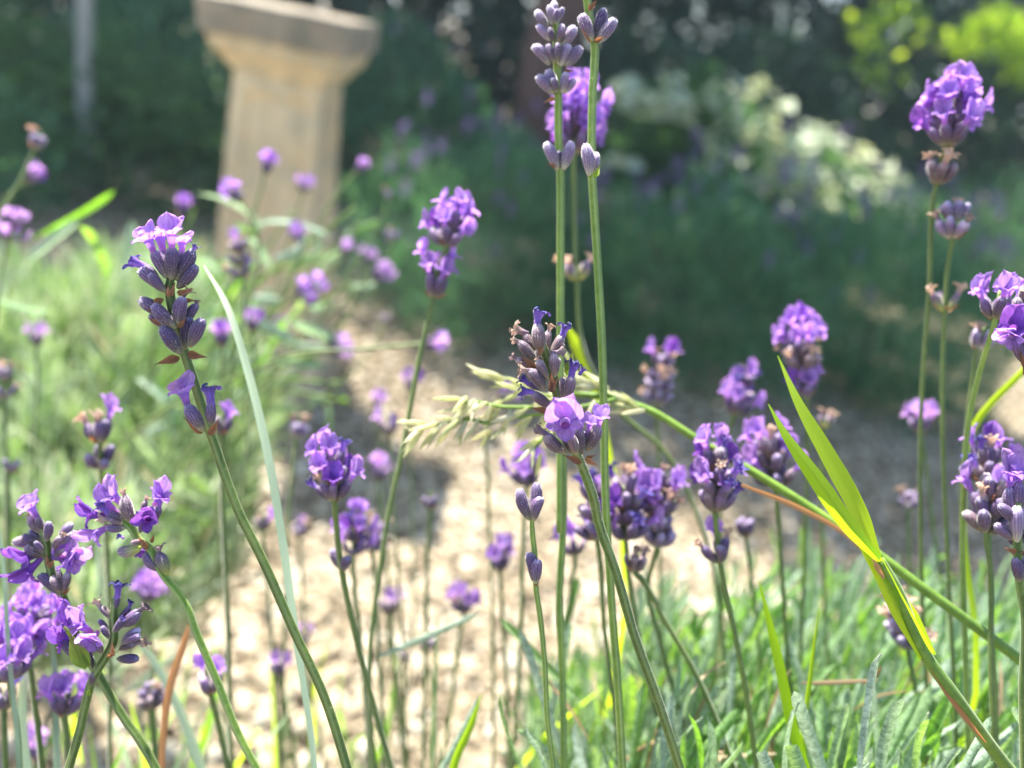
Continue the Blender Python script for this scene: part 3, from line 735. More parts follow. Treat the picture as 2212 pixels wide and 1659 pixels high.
shrub('green bush at the left edge in front of the grey post', [(-2.2, 3.0, .14, .6, .5, .36, 9000, .4, 0)], 'green', .04, asp=.4)
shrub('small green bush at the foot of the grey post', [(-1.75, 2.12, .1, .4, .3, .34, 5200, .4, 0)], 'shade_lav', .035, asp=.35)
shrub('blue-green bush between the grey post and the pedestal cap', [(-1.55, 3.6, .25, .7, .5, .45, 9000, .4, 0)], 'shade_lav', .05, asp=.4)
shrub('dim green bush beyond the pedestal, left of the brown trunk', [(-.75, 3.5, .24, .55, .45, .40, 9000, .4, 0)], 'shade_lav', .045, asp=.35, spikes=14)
shrub('dark bush in deep shade at far left under the trees', [(-2.9, 4.4, .5, .9, .6, .65, 8000, .4, 0)], 'hedge', .06)
shrub('dark bush right of the brown trunk under the trees', [(.9, 4.5, .4, .8, .5, .55, 8000, .4, 0)], 'hedge', .06)

# variegated shrub: pale leaves singly, green ones as a mass
vs = thing('variegated_shrub', 'variegated shrub with cream-white leaves cascading down to the right behind the lavender', 'shrub', (.95, 3.25, 0))
crown('foliage', [pxblob(1480, 330, 2.95, 190, 150, .25, 2600), pxblob(1750, 430, 2.95, 190, 110, .25, 2400), pxblob(1920, 470, 3.0, 110, 70, .2, 900)], 'green', .05, vs)
trunk(vs, [(.95, 3.25, -.02), P(1500, 420, 3.0), P(1420, 230, 2.95)], [.02, .012, .005], 'bark', 'branch')
trunk(vs, [(1.0, 3.25, -.02), P(1650, 400, 3.0), P(1800, 330, 2.9), P(1960, 410, 2.85)], [.02, .012, .007, .003], 'bark', 'branch')
# a broad pointed leaf with pale margin
def broad_leaf():
    v, f = [], []; ns, m = 6, 4
    for i in range(ns + 1):
        s = i / ns; w = .30 * math.sin(math.pi * min(1, .08 + s * .92)) ** .8
        for j in range(m + 1):
            t = j / m * 2 - 1; v.append((t * w, abs(t) * w * .35 - .25 * s * s, s))
    for i in range(ns):
        for j in range(m): a0 = i * (m + 1) + j; f.append((a0, a0 + 1, a0 + m + 2, a0 + m + 1))
    return pymesh('leaf', v, f, MAT['white_leaf'])
BL = broad_leaf(); rr = random.Random(5)
for (x, y, w) in [(1405, 185, 90), (1440, 215, 80), (1370, 220, 60), (1490, 235, 60), (1565, 200, 50), (1640, 205, 95), (1590, 265, 50), (1680, 280, 70), (1735, 290, 85), (1790, 290, 60),
                  (1835, 305, 55), (1870, 335, 45), (1700, 345, 85), (1620, 325, 60), (1745, 375, 90), (1800, 405, 60), (1660, 385, 60), (1930, 360, 60), (1880, 380, 50), (1945, 405, 50),
                  (1800, 435, 60), (1755, 455, 50), (1325, 335, 60), (1340, 400, 50), (1400, 405, 45), (1475, 450, 40), (1865, 440, 45), (1530, 350, 45), (1960, 450, 45), (1700, 470, 40), (1560, 290, 40)]:
    for k in range(16 if w > 70 else 9):
        ln = w / FPX * 2.7 * rr.uniform(.45, .75); b = P(x - 22 + rr.uniform(-w, w) * .9, y + 8 + rr.uniform(-w, w) * .35, 2.6 + rr.uniform(-.06, .06))
        put(vs, 'leaf', BL, b, Vector((rr.uniform(-.9, .9), -.5 + rr.uniform(-.5, .3), rr.uniform(-.35, .1))), Vector((rr.uniform(-1, 1), rr.uniform(-1, 1), .3)), ln)

# ================================================================== NEAR LAVENDER: the flowers in focus
RB = (.11, .24)         # root of the near plant on the right
LBASE = (-.06, .22)     # root of the near plant on the left
hero('long violet head in sharp focus at left, open petals on top, two buds below', 'A7', .158,
     [(448, 520), (440, 600), (455, 720), (500, 870), (545, 1050), (590, 1180), (640, 1340), (690, 1500), (725, 1600), (583, 1250, 'S'), (641, 1367, 'S'), (716, 1537, 'S'), (792, 1702, 'S'), (850, 1885, 'S')],
     [('c', 425, 535, 335, 360, -.3, -.8, 'calyx', ('open', 262, 205, -.5, 1.25)), ('c', 450, 545, 455, 335, -1, -1.8, 'calyx', ('open', 440, 160, -.8, 1.2)),
      ('c', 480, 550, 592, 352, -.4, 0, 'calyx', ('blue', 622, 300, 0)), ('c', 490, 600, 612, 450, 0, .2, 'calyx', None), ('c', 415, 625, 312, 505, -1.2, -2, 'calyx', None),
      ('c', 400, 610, 245, 480, .2, .4, 'calyx', None), ('c', 370, 560, 275, 455, 1.6, 2, 'calyx', ('blue', 165, 398, 0)), ('c', 430, 520, 395, 350, 2.5, 3, 'calyx', ('open', 360, 190, 1, 1.2)),
      ('c', 460, 540, 520, 360, 2.5, 3, 'calyx', ('open', 520, 215, 1, 1.1)),
      ('b', 455, 650, 470, 560, -1.6, 'bract'), ('b', 440, 655, 420, 575, -1.5, 'bract'), ('b', 495, 640, 600, 600, -.8, 'bract'), ('w', 530, 650, 585, 590, 0, 'tan'),
      ('c', 485, 860, 335, 708, -1.4, -2, 'calyx', None), ('c', 440, 790, 250, 672, .6, 1, 'calyx', None), ('c', 500, 845, 528, 660, -1.3, -1.8, 'calyx', None),
      ('c', 545, 830, 618, 705, .8, 1.2, 'calyx', ('grey', 610, 660, .2)), ('c', 430, 860, 310, 775, 1, 1.5, 'calyx', None), ('b', 400, 670, 290, 745, -1.6, 'bract'), ('b', 380, 830, 295, 795, -1, 'bract'),
      ('b', 540, 680, 620, 680, 0, 'bract'), ('b', 500, 860, 560, 790, -1.6, 'bract'), ('c', 480, 800, 500, 690, 2, 2.5, 'calyx', None),
      ('c', 515, 1030, 392, 850, -1.2, -1.8, 'calyx', None, 1.0, 1.1), ('c', 540, 985, 568, 790, .3, .5, 'calyx', None), ('c', 572, 985, 655, 800, -.9, -1.2, 'calyx', None), ('c', 545, 1000, 530, 850, 1.6, 2, 'calyx', None),
      ('b', 505, 1052, 358, 1098, -.6, 'bract'), ('b', 560, 1030, 705, 1052, -.5, 'bract'),
      ('c', 665, 1535, 555, 1365, -.8, -.6, 'calyx', ('open', 500, 1180, -.2, 1.15)), ('c', 715, 1500, 712, 1345, -.6, -.8, 'calyx', ('blue', 680, 1205, 0)),
      ('b', 705, 1560, 775, 1450, -1, 'bract'), ('b', 660, 1540, 545, 1440, -.6, 'bract')],
     LBASE, rad=.00085, seed=3, dbot=.168)

hero('half-withered lavender head in sharp focus at the centre, broad violet petals at its foot', 'A8', .160,
     [(450, 500), (520, 700), (575, 900), (625, 1100), (700, 1350), (790, 1560), (815, 1620), (1451, 1225, 'S'), (1456, 1255, 'S'), (1504, 1397, 'S'), (1549, 1552, 'S'), (1610, 1721, 'S'), (1662, 1885, 'S')],
     [('c', 445, 600, 415, 335, -1, -1.6, 'calyx_dry', ('blue', 428, 165, 0)), ('c', 395, 570, 300, 415, .3, .6, 'calyx_dry', ('tan', 145, 365, -.3)),
      ('c', 400, 660, 250, 495, -.9, -1.4, 'calyx_dry', ('tan', 150, 468, 0)), ('c', 500, 580, 515, 400, 1.2, 1.8, 'calyx_dry', ('tan', 545, 315, 0)),
      ('c', 535, 620, 635, 440, -.2, 0, 'calyx_dry', ('blue', 700, 300, -.2)), ('c', 510, 835, 420, 660, -1.8, -2.4, 'calyx_dry', ('tan', 385, 630, -.4)),
      ('c', 570, 815, 560, 600, -1, -1.4, 'calyx_dry', ('grey', 690, 575, .5)), ('c', 485, 930, 335, 755, -2, -2.4, 'calyx_dry', ('tan', 215, 740, -.2)),
      ('c', 400, 740, 225, 650, .2, .5, 'calyx_dry', ('grey', 140, 620, 0)), ('c', 540, 1090, 365, 955, -1.2, -1.4, 'calyx_dry', ('blue', 225, 925, 0)),
      ('c', 440, 930, 330, 870, .8, 1, 'calyx', ('blue', 240, 800, 0)), ('c', 640, 1010, 630, 820, 1, 1.2, 'calyx_dry', None), ('c', 675, 1020, 720, 800, -.8, -1.2, 'calyx_dry', ('blue', 770, 640, 0)),
      ('w', 790, 790, 850, 710, 0, 'blue'), ('c', 560, 760, 600, 640, 2.4, 3, 'calyx_dry', None), ('c', 480, 700, 430, 520, 2.4, 3, 'calyx_dry', None),
      ('b', 545, 950, 535, 775, -3.2, 'bract', .4), ('b', 520, 940, 600, 820, -3, 'bract', .3), ('b', 440, 610, 440, 480, -2.4, 'bract', .3), ('b', 400, 740, 255, 620, -1.4, 'bract'),
      ('b', 500, 1120, 345, 1088, -.4, 'bract'), ('b', 690, 800, 730, 560, 1.4, 'bract_green'),
      ('c', 675, 1500, 490, 1325, -.8, -1, 'calyx_dry', ('grey', 365, 1265, 0)), ('c', 765, 1515, 705, 1320, -2, -2.8, 'calyx_dry', None), ('c', 815, 1510, 800, 1290, -1, -1.5, 'calyx_dry', ('open', 800, 1190, .2, 1.7)),
      ('c', 855, 1480, 965, 1260, -.6, -.6, 'calyx_dry', ('open', 985, 1130, -.3, 1.55)), ('c', 720, 1500, 650, 1300, 1, 1.4, 'calyx_dry', None), ('c', 800, 1500, 870, 1300, 1.5, 2, 'calyx', ('open', 900, 1180, 0, 1.4)),
      ('o', 660, 1215, -5.0, -.1, .30, 1.0, 0.00874, 'open', 2), ('c', 770, 1500, 690, 1300, .3, -.4, 'calyx_dry', None),
      ('b', 800, 1575, 640, 1515, -1.2, 'bract'), ('b', 840, 1550, 965, 1612, -1, 'bract'), ('b', 850, 1545, 940, 1510, 0, 'bract'), ('b', 810, 1580, 700, 1560, 0, 'bract')],
     RB, rad=.0009, seed=5, dbot=.175, fuzz=3200)

hero('tall grey-violet bud spike rising past the top edge beside its taller neighbour', 'R2', .183,
     [(1390, 100), (1395, 300), (1405, 640), (1405, 850), (1418, 1100), (1420, 1658), (1418, 1850, 'R1'), (1369, 950, 'S'), (1376, 1250, 'S'), (1366, 1476, 'S'), (1372, 1627, 'S'), (1376, 1885, 'S')],
     [('c', 1400, 1100, 1325, 925, -.6, -.8, 'calyx_lilac', None), ('c', 1437, 1100, 1492, 920, -.6, -.4, 'calyx_lilac', None), ('c', 1415, 1090, 1415, 980, 1, 1.4, 'calyx', None), ('b', 1398, 1085, 1330, 1062, -1, 'bract'),
      ('c', 1378, 610, 1268, 495, 0, .2, 'calyx_lilac', None), ('c', 1390, 600, 1340, 455, .8, 1, 'calyx_lilac', None), ('c', 1400, 600, 1370, 505, -1.4, -2, 'calyx', None), ('c', 1425, 600, 1455, 470, -.8, -1.2, 'calyx_lilac', None), ('c', 1440, 605, 1515, 515, .3, .5, 'calyx_lilac', None), ('b', 1385, 640, 1312, 660, -.6, 'bract'),
      ('c', 1350, 420, 1242, 300, 0, .2, 'calyx_lilac', None), ('c', 1385, 410, 1335, 290, -1, -1.4, 'calyx', None), ('c', 1400, 400, 1405, 280, -1.4, -1.8, 'calyx', None), ('c', 1415, 430, 1475, 290, -.3, -.1, 'calyx_lilac', None), ('c', 1445, 425, 1552, 305, 0, .2, 'calyx_lilac', None), ('b', 1440, 470, 1510, 450, -.6, 'bract'),
      ('c', 1355, 265, 1270, 165, 0, .2, 'calyx_lilac', None), ('c', 1380, 270, 1350, 180, -1.2, -1.6, 'calyx', None), ('c', 1400, 280, 1430, 160, -.9, -1.3, 'calyx', None), ('c', 1425, 300, 1512, 175, 0, .2, 'calyx_lilac', None), ('c', 1390, 270, 1470, 240, 1, 1.2, 'calyx_lilac', None),
      ('c', 1340, 185, 1265, 70, .2, .3, 'calyx_lilac', None), ('c', 1365, 160, 1345, 35, -.6, -.8, 'calyx_lilac', None), ('c', 1390, 160, 1400, 60, -1.4, -1.8, 'calyx', None), ('c', 1380, 130, 1378, 10, .6, .8, 'calyx_lilac', None), ('c', 1400, 140, 1435, 50, 0, 0, 'calyx_lilac', None)],
     RB, rad=.00085, seed=8, dbot=.20, fuzz=900, stemmat='stem_fresh')
hero('tallest stem leaving the top edge, with sparse bud pairs in its own two rings', 'R2', .172,
     [(1585, -260), (1588, -60), (1600, 60), (1640, 280), (1628, 600), (1625, 1150), (1640, 1400), (1655, 1640), (1690, 700, 'R1'), (1700, 1100, 'R1'), (1712, 1640, 'R1'), (1745, 500, 'R5'), (1790, 1100, 'R5'), (1822, 1680, 'R5')],
     [('c', 1625, 270, 1558, 95, -.8, -1, 'calyx', None), ('c', 1652, 270, 1700, 60, .6, .8, 'calyx', None), ('c', 1660, 275, 1772, 125, -.6, -.4, 'calyx_lilac', None), ('c', 1615, 235, 1540, 110, .8, 1, 'calyx', None), ('b', 1640, 275, 1715, 240, -1.4, 'bract'), ('b', 1618, 270, 1552, 200, -.9, 'bract'),
      ('c', 1606, 1140, 1580, 935, -1, -1.2, 'calyx_lilac', None), ('c', 1645, 1135, 1650, 990, .8, 1, 'calyx_lilac', None), ('b', 1640, 1150, 1680, 1060, -.5, 'bract_green'), ('b', 1615, 1150, 1590, 1080, -.8, 'bract_green'),
      ('b', 1605, 70, 1660, -10, -.5, 'bract'), ('c', 1600, -80, 1570, -220, 0, 0, 'calyx_lilac', None), ('c', 1610, -80, 1660, -210, 0, 0, 'calyx_lilac', None)],
     RB, rad=.00084, seed=9, dbot=.185, fuzz=2600, stemmat='stem_fresh')
hero('thin short stem with a cluster of four dark buds and one pair lower down', 'S', .172,
     [(1298, 1262), (1300, 1300), (1306, 1360), (1308, 1430), (1318, 1500), (1330, 1620), (1335, 1740), (1352, 1885)],
     [('c', 1293, 1270, 1268, 1195, -.3, -.5, 'calyx', None), ('c', 1300, 1268, 1310, 1180, .3, .5, 'calyx', None), ('c', 1303, 1272, 1322, 1215, -.6, -.9, 'calyx', None), ('c', 1290, 1268, 1282, 1215, .8, 1, 'calyx', None),
      ('c', 1301, 1418, 1290, 1350, 0, .2, 'calyx', None), ('c', 1308, 1425, 1312, 1368, -.9, -1.1, 'calyx', None), ('b', 1305, 1430, 1318, 1420, -.8, 'bract')],
     RB, rad=.00055, seed=10, dbot=.18, fuzz=900, stemmat='stem_fresh')

hero('nodding violet head at lower left hanging left over its kinked stem, two pods beneath', 'C3', .174,
     [(960, 880), (1060, 960), (1130, 1060), (1215, 1130), (1280, 1270), (1345, 1370), (1440, 1480), (1540, 1658), (1250, 720, 'C4'), (1400, 1080, 'C4'), (1550, 1450, 'C4'), (1672, 1680, 'C4')],
     [('c', 1360, 1340, 1285, 1165, -.8, -.9, 'calyx_green', ('grey', 1280, 1070, 0)), ('c', 1320, 1310, 1180, 1160, .5, .6, 'calyx', ('open_dark', 1110, 1140, 1, 1.4)),
      ('c', 1080, 930, 1010, 700, -.5, -.6, 'calyx_dry', ('tan', 975, 630, 0)), ('c', 1020, 960, 860, 960, -1, -1.4, 'calyx', None), ('c', 1150, 1110, 960, 1150, -.6, -.8, 'calyx_green', None), ('c', 1170, 1060, 1060, 1080, -1.4, -2, 'calyx_dry', None),
      ('c', 1010, 900, 880, 830, -.2, -.2, 'calyx', ('tan', 800, 800, 0)), ('c', 1000, 930, 880, 890, -.8, -1, 'calyx_dry', ('tan', 780, 890, 0)), ('w', 880, 850, 790, 740, -.4, 'blue'), ('w', 1000, 1040, 940, 1010, -2, 'blue'),
      ('c', 1130, 1000, 1160, 860, -1, -1.4, 'calyx', None), ('c', 1200, 950, 1290, 790, .3, .3, 'calyx', ('open', 1310, 640, 0, 1.1)), ('c', 1150, 850, 1180, 740, .6, .6, 'calyx_dry', ('tan', 1195, 680, 0)),
      ('o', 910, 690, .5, -.5, .7, .4, 0.00656, 'open', 1), ('o', 740, 850, 0, -.9, .2, .3, 0.00624, 'open_dark', 3), ('o', 770, 1010, -.5, -.8, -.5, .4, 0.00624, 'open', 4), ('o', 1190, 890, -3, .25, .1, 1, 0.00624, 'open_dark', 0), ('o', 1300, 690, 0, .6, .8, .3, 0.00560, 'open', 2),
      ('o', 860, 760, 2, -.6, .5, 0, 0.00624, 'open', 0), ('b', 1230, 1080, 1260, 1000, -1, 'bract'), ('b', 1200, 1130, 1130, 1010, -1.5, 'bract')],
     LBASE, rad=.0008, seed=12, fuzz=500, stemmat='stem_fresh')
hero('knobbly violet head at far lower left with a flat open flower on its very top', 'C3', .177,
     [(330, 930), (380, 1080), (400, 1250), (440, 1400), (500, 1500), (540, 1600), (440, 645, 'C4'), (500, 820, 'C4'), (640, 1060, 'C4'), (800, 1330, 'C4'), (920, 1500, 'C4'), (1020, 1680, 'C4')],
     [('c', 345, 1000, 300, 870, 0, 0, 'calyx_dry', ('open', 215, 740, 0, 1.45)), ('c', 340, 1000, 240, 870, .6, .8, 'calyx_dry', ('tan', 205, 840, 0)), ('c', 375, 1070, 395, 910, -1, -1.4, 'calyx', None), ('c', 310, 1070, 190, 1015, 0, 0, 'calyx', None), ('c', 330, 1060, 240, 980, .6, .7, 'calyx', None),
      ('c', 350, 1160, 285, 1070, -1.6, -2.6, 'calyx', None), ('c', 380, 1180, 210, 1110, .3, .3, 'calyx_dry', None), ('c', 340, 1080, 110, 1075, .8, 1, 'calyx_dry', None), ('c', 480, 1060, 580, 920, .3, .4, 'calyx_lilac', None), ('c', 490, 1090, 595, 1000, -.4, -.5, 'calyx_lilac', None),
      ('c', 430, 1150, 500, 1030, -1.2, -1.6, 'calyx_dry', ('tan', 540, 980, 0)), ('c', 440, 1190, 520, 1130, -.8, -1, 'calyx_dry', None), ('b', 400, 1260, 370, 1170, -1.5, 'bract'), ('b', 400, 1280, 460, 1200, -1.5, 'bract'),
      ('o', 200, 1200, -1, -.6, -.1, .7, 0.00704, 'open_dark', 1), ('o', 230, 1310, -1, -.5, -.7, .5, 0.00680, 'open_dark', 3), ('o', 590, 1220, 0, .9, .1, .4, 0.00680, 'open', 4), ('o', 520, 1170, .5, .5, .4, .6, 0.00624, 'open', 2),
      ('c', 495, 1500, 320, 1340, -.6, -.7, 'calyx', None), ('c', 490, 1480, 425, 1350, -1.4, -2, 'calyx_dry', None), ('c', 515, 1480, 550, 1320, -.8, -1, 'calyx_dry', ('open', 545, 1230, 0, 1.2)), ('c', 500, 1450, 470, 1300, 1, 1.2, 'calyx', ('open', 470, 1250, 0, 1)), ('b', 520, 1500, 575, 1430, -1.2, 'bract')],
     LBASE, rad=.00085, seed=13, fuzz=300)
hero('dark-tipped head at lower left, buds splayed to the right, bright petals on its left', 'C4', .171,
     [(740, 560), (735, 700), (730, 850), (690, 930), (625, 1035), (590, 1110), (560, 1220), (520, 1400), (440, 1680)],
     [('c', 735, 650, 760, 540, 0, 0, 'calyx', ('blue', 775, 440, 0)), ('c', 720, 690, 650, 615, 0, 0, 'calyx_dry', ('tan', 605, 550, 0)), ('c', 770, 680, 840, 610, .4, .4, 'calyx', ('blue', 860, 560, 0)), ('c', 780, 740, 900, 640, 0, 0, 'calyx', ('grey', 970, 590, 0)),
      ('c', 735, 780, 790, 690, -1, -1.6, 'calyx', ('blue', 800, 680, -1)), ('c', 790, 830, 905, 760, 0, 0, 'calyx_lilac', None), ('c', 780, 850, 905, 800, -1, -1.2, 'calyx', None), ('c', 770, 890, 880, 850, -.3, -.4, 'calyx_dry', ('tan', 970, 830, 0)), ('c', 755, 950, 895, 950, -.6, -.6, 'calyx', None),
      ('c', 710, 820, 660, 740, -1, -1.4, 'calyx', None), ('c', 700, 760, 640, 700, 0, 0, 'calyx', None), ('c', 660, 920, 620, 820, -1.2, -1.8, 'calyx', None), ('b', 740, 930, 720, 840, -2, 'bract'), ('b', 700, 940, 760, 900, -2, 'bract'),
      ('o', 520, 730, -1, -.3, .6, .6, 0.00640, 'open', 0), ('o', 590, 830, -2.6, .1, -.2, 1, 0.00608, 'open', 2), ('o', 440, 700, 0, -.6, .5, .3, 0.00720, 'open_dark', 1), ('o', 420, 830, 1, -.8, .2, .2, 0.00640, 'open_dark', 4),
      ('c', 570, 1000, 400, 830, .5, .5, 'calyx', None), ('c', 580, 1000, 500, 860, .2, .2, 'calyx', None), ('b', 580, 1000, 460, 720, -1.4, 'bract_green'), ('c', 590, 1130, 600, 1040, -.5, -.6, 'calyx_dry', None), ('c', 600, 1010, 560, 900, 1, 1.2, 'calyx', ('open', 540, 790, 0, 1)),
      ('b', 575, 1190, 590, 1120, -.8, 'bract_green')],
     LBASE, rad=.0008, seed=14, fuzz=500)
hero('grey bud head cut by the right edge low down, a lone bud under it', 'E', .158,
     [(935, 1180), (930, 1300), (935, 1390), (940, 1500), (948, 1560), (2497, 1460, 'S'), (2498, 1700, 'S'), (2502, 1885, 'S')],
     [('c', 925, 1270, 855, 1190, -.4, -.5, 'calyx', None), ('c', 920, 1340, 840, 1275, -.3, -.3, 'calyx', None), ('c', 930, 1350, 930, 1200, -1, -1.4, 'calyx_lilac', None), ('c', 945, 1340, 1010, 1240, 0, 0, 'calyx', None), ('c', 935, 1370, 895, 1330, .8, 1, 'calyx', None), ('c', 940, 1360, 990, 1310, -.5, -.5, 'calyx_dry', None),
      ('c', 935, 1250, 900, 1120, .8, 1, 'calyx', ('open', 900, 1060, 0, 1.2)), ('c', 940, 1520, 922, 1420, -1, -1.2, 'calyx', None), ('c', 945, 1520, 960, 1410, -.3, -.3, 'calyx', None), ('b', 925, 1395, 862, 1370, -.8, 'bract'), ('b', 940, 1400, 990, 1380, -.8, 'bract'), ('o', 915, 1050, 1, 0, .8, .4, 0.00624, 'open', 3), ('c', 930, 1230, 940, 1100, 1, 1, 'calyx', ('open', 950, 1010, 0, 1.1))],
     (RB[0] + .02, RB[1]), rad=.0009, seed=15, fuzz=400)
hero('dark violet petals and tan withered ones on a head cut by the upper right edge', 'E', .160,
     [(985, 320), (985, 420), (980, 560), (985, 700), (1000, 1000), (2515, 1460, 'S'), (2525, 1700, 'S'), (2530, 1885, 'S')],
     [('o', 920, 430, -1, -.3, .5, .8, 0.00680, 'open_dark', 1), ('o', 905, 475, -1, -.7, -.4, .5, 0.00640, 'open', 2), ('c', 975, 400, 930, 310, -.5, -.5, 'calyx_dry', ('tan', 930, 320, 0)), ('c', 980, 360, 960, 260, -.5, -.5, 'calyx_dry', ('tan', 950, 300, 0)), ('c', 985, 600, 930, 480, -.5, -.5, 'calyx', None), ('c', 980, 580, 960, 440, -1, -1, 'calyx', None), ('c', 985, 420, 940, 360, -1, -1, 'calyx_dry', None), ('c', 985, 620, 1010, 500, 0, 0, 'calyx', None), ('b', 980, 650, 920, 540, -1, 'bract')],
     (RB[0] + .03, RB[1]), rad=.0009, seed=16, fuzz=200)

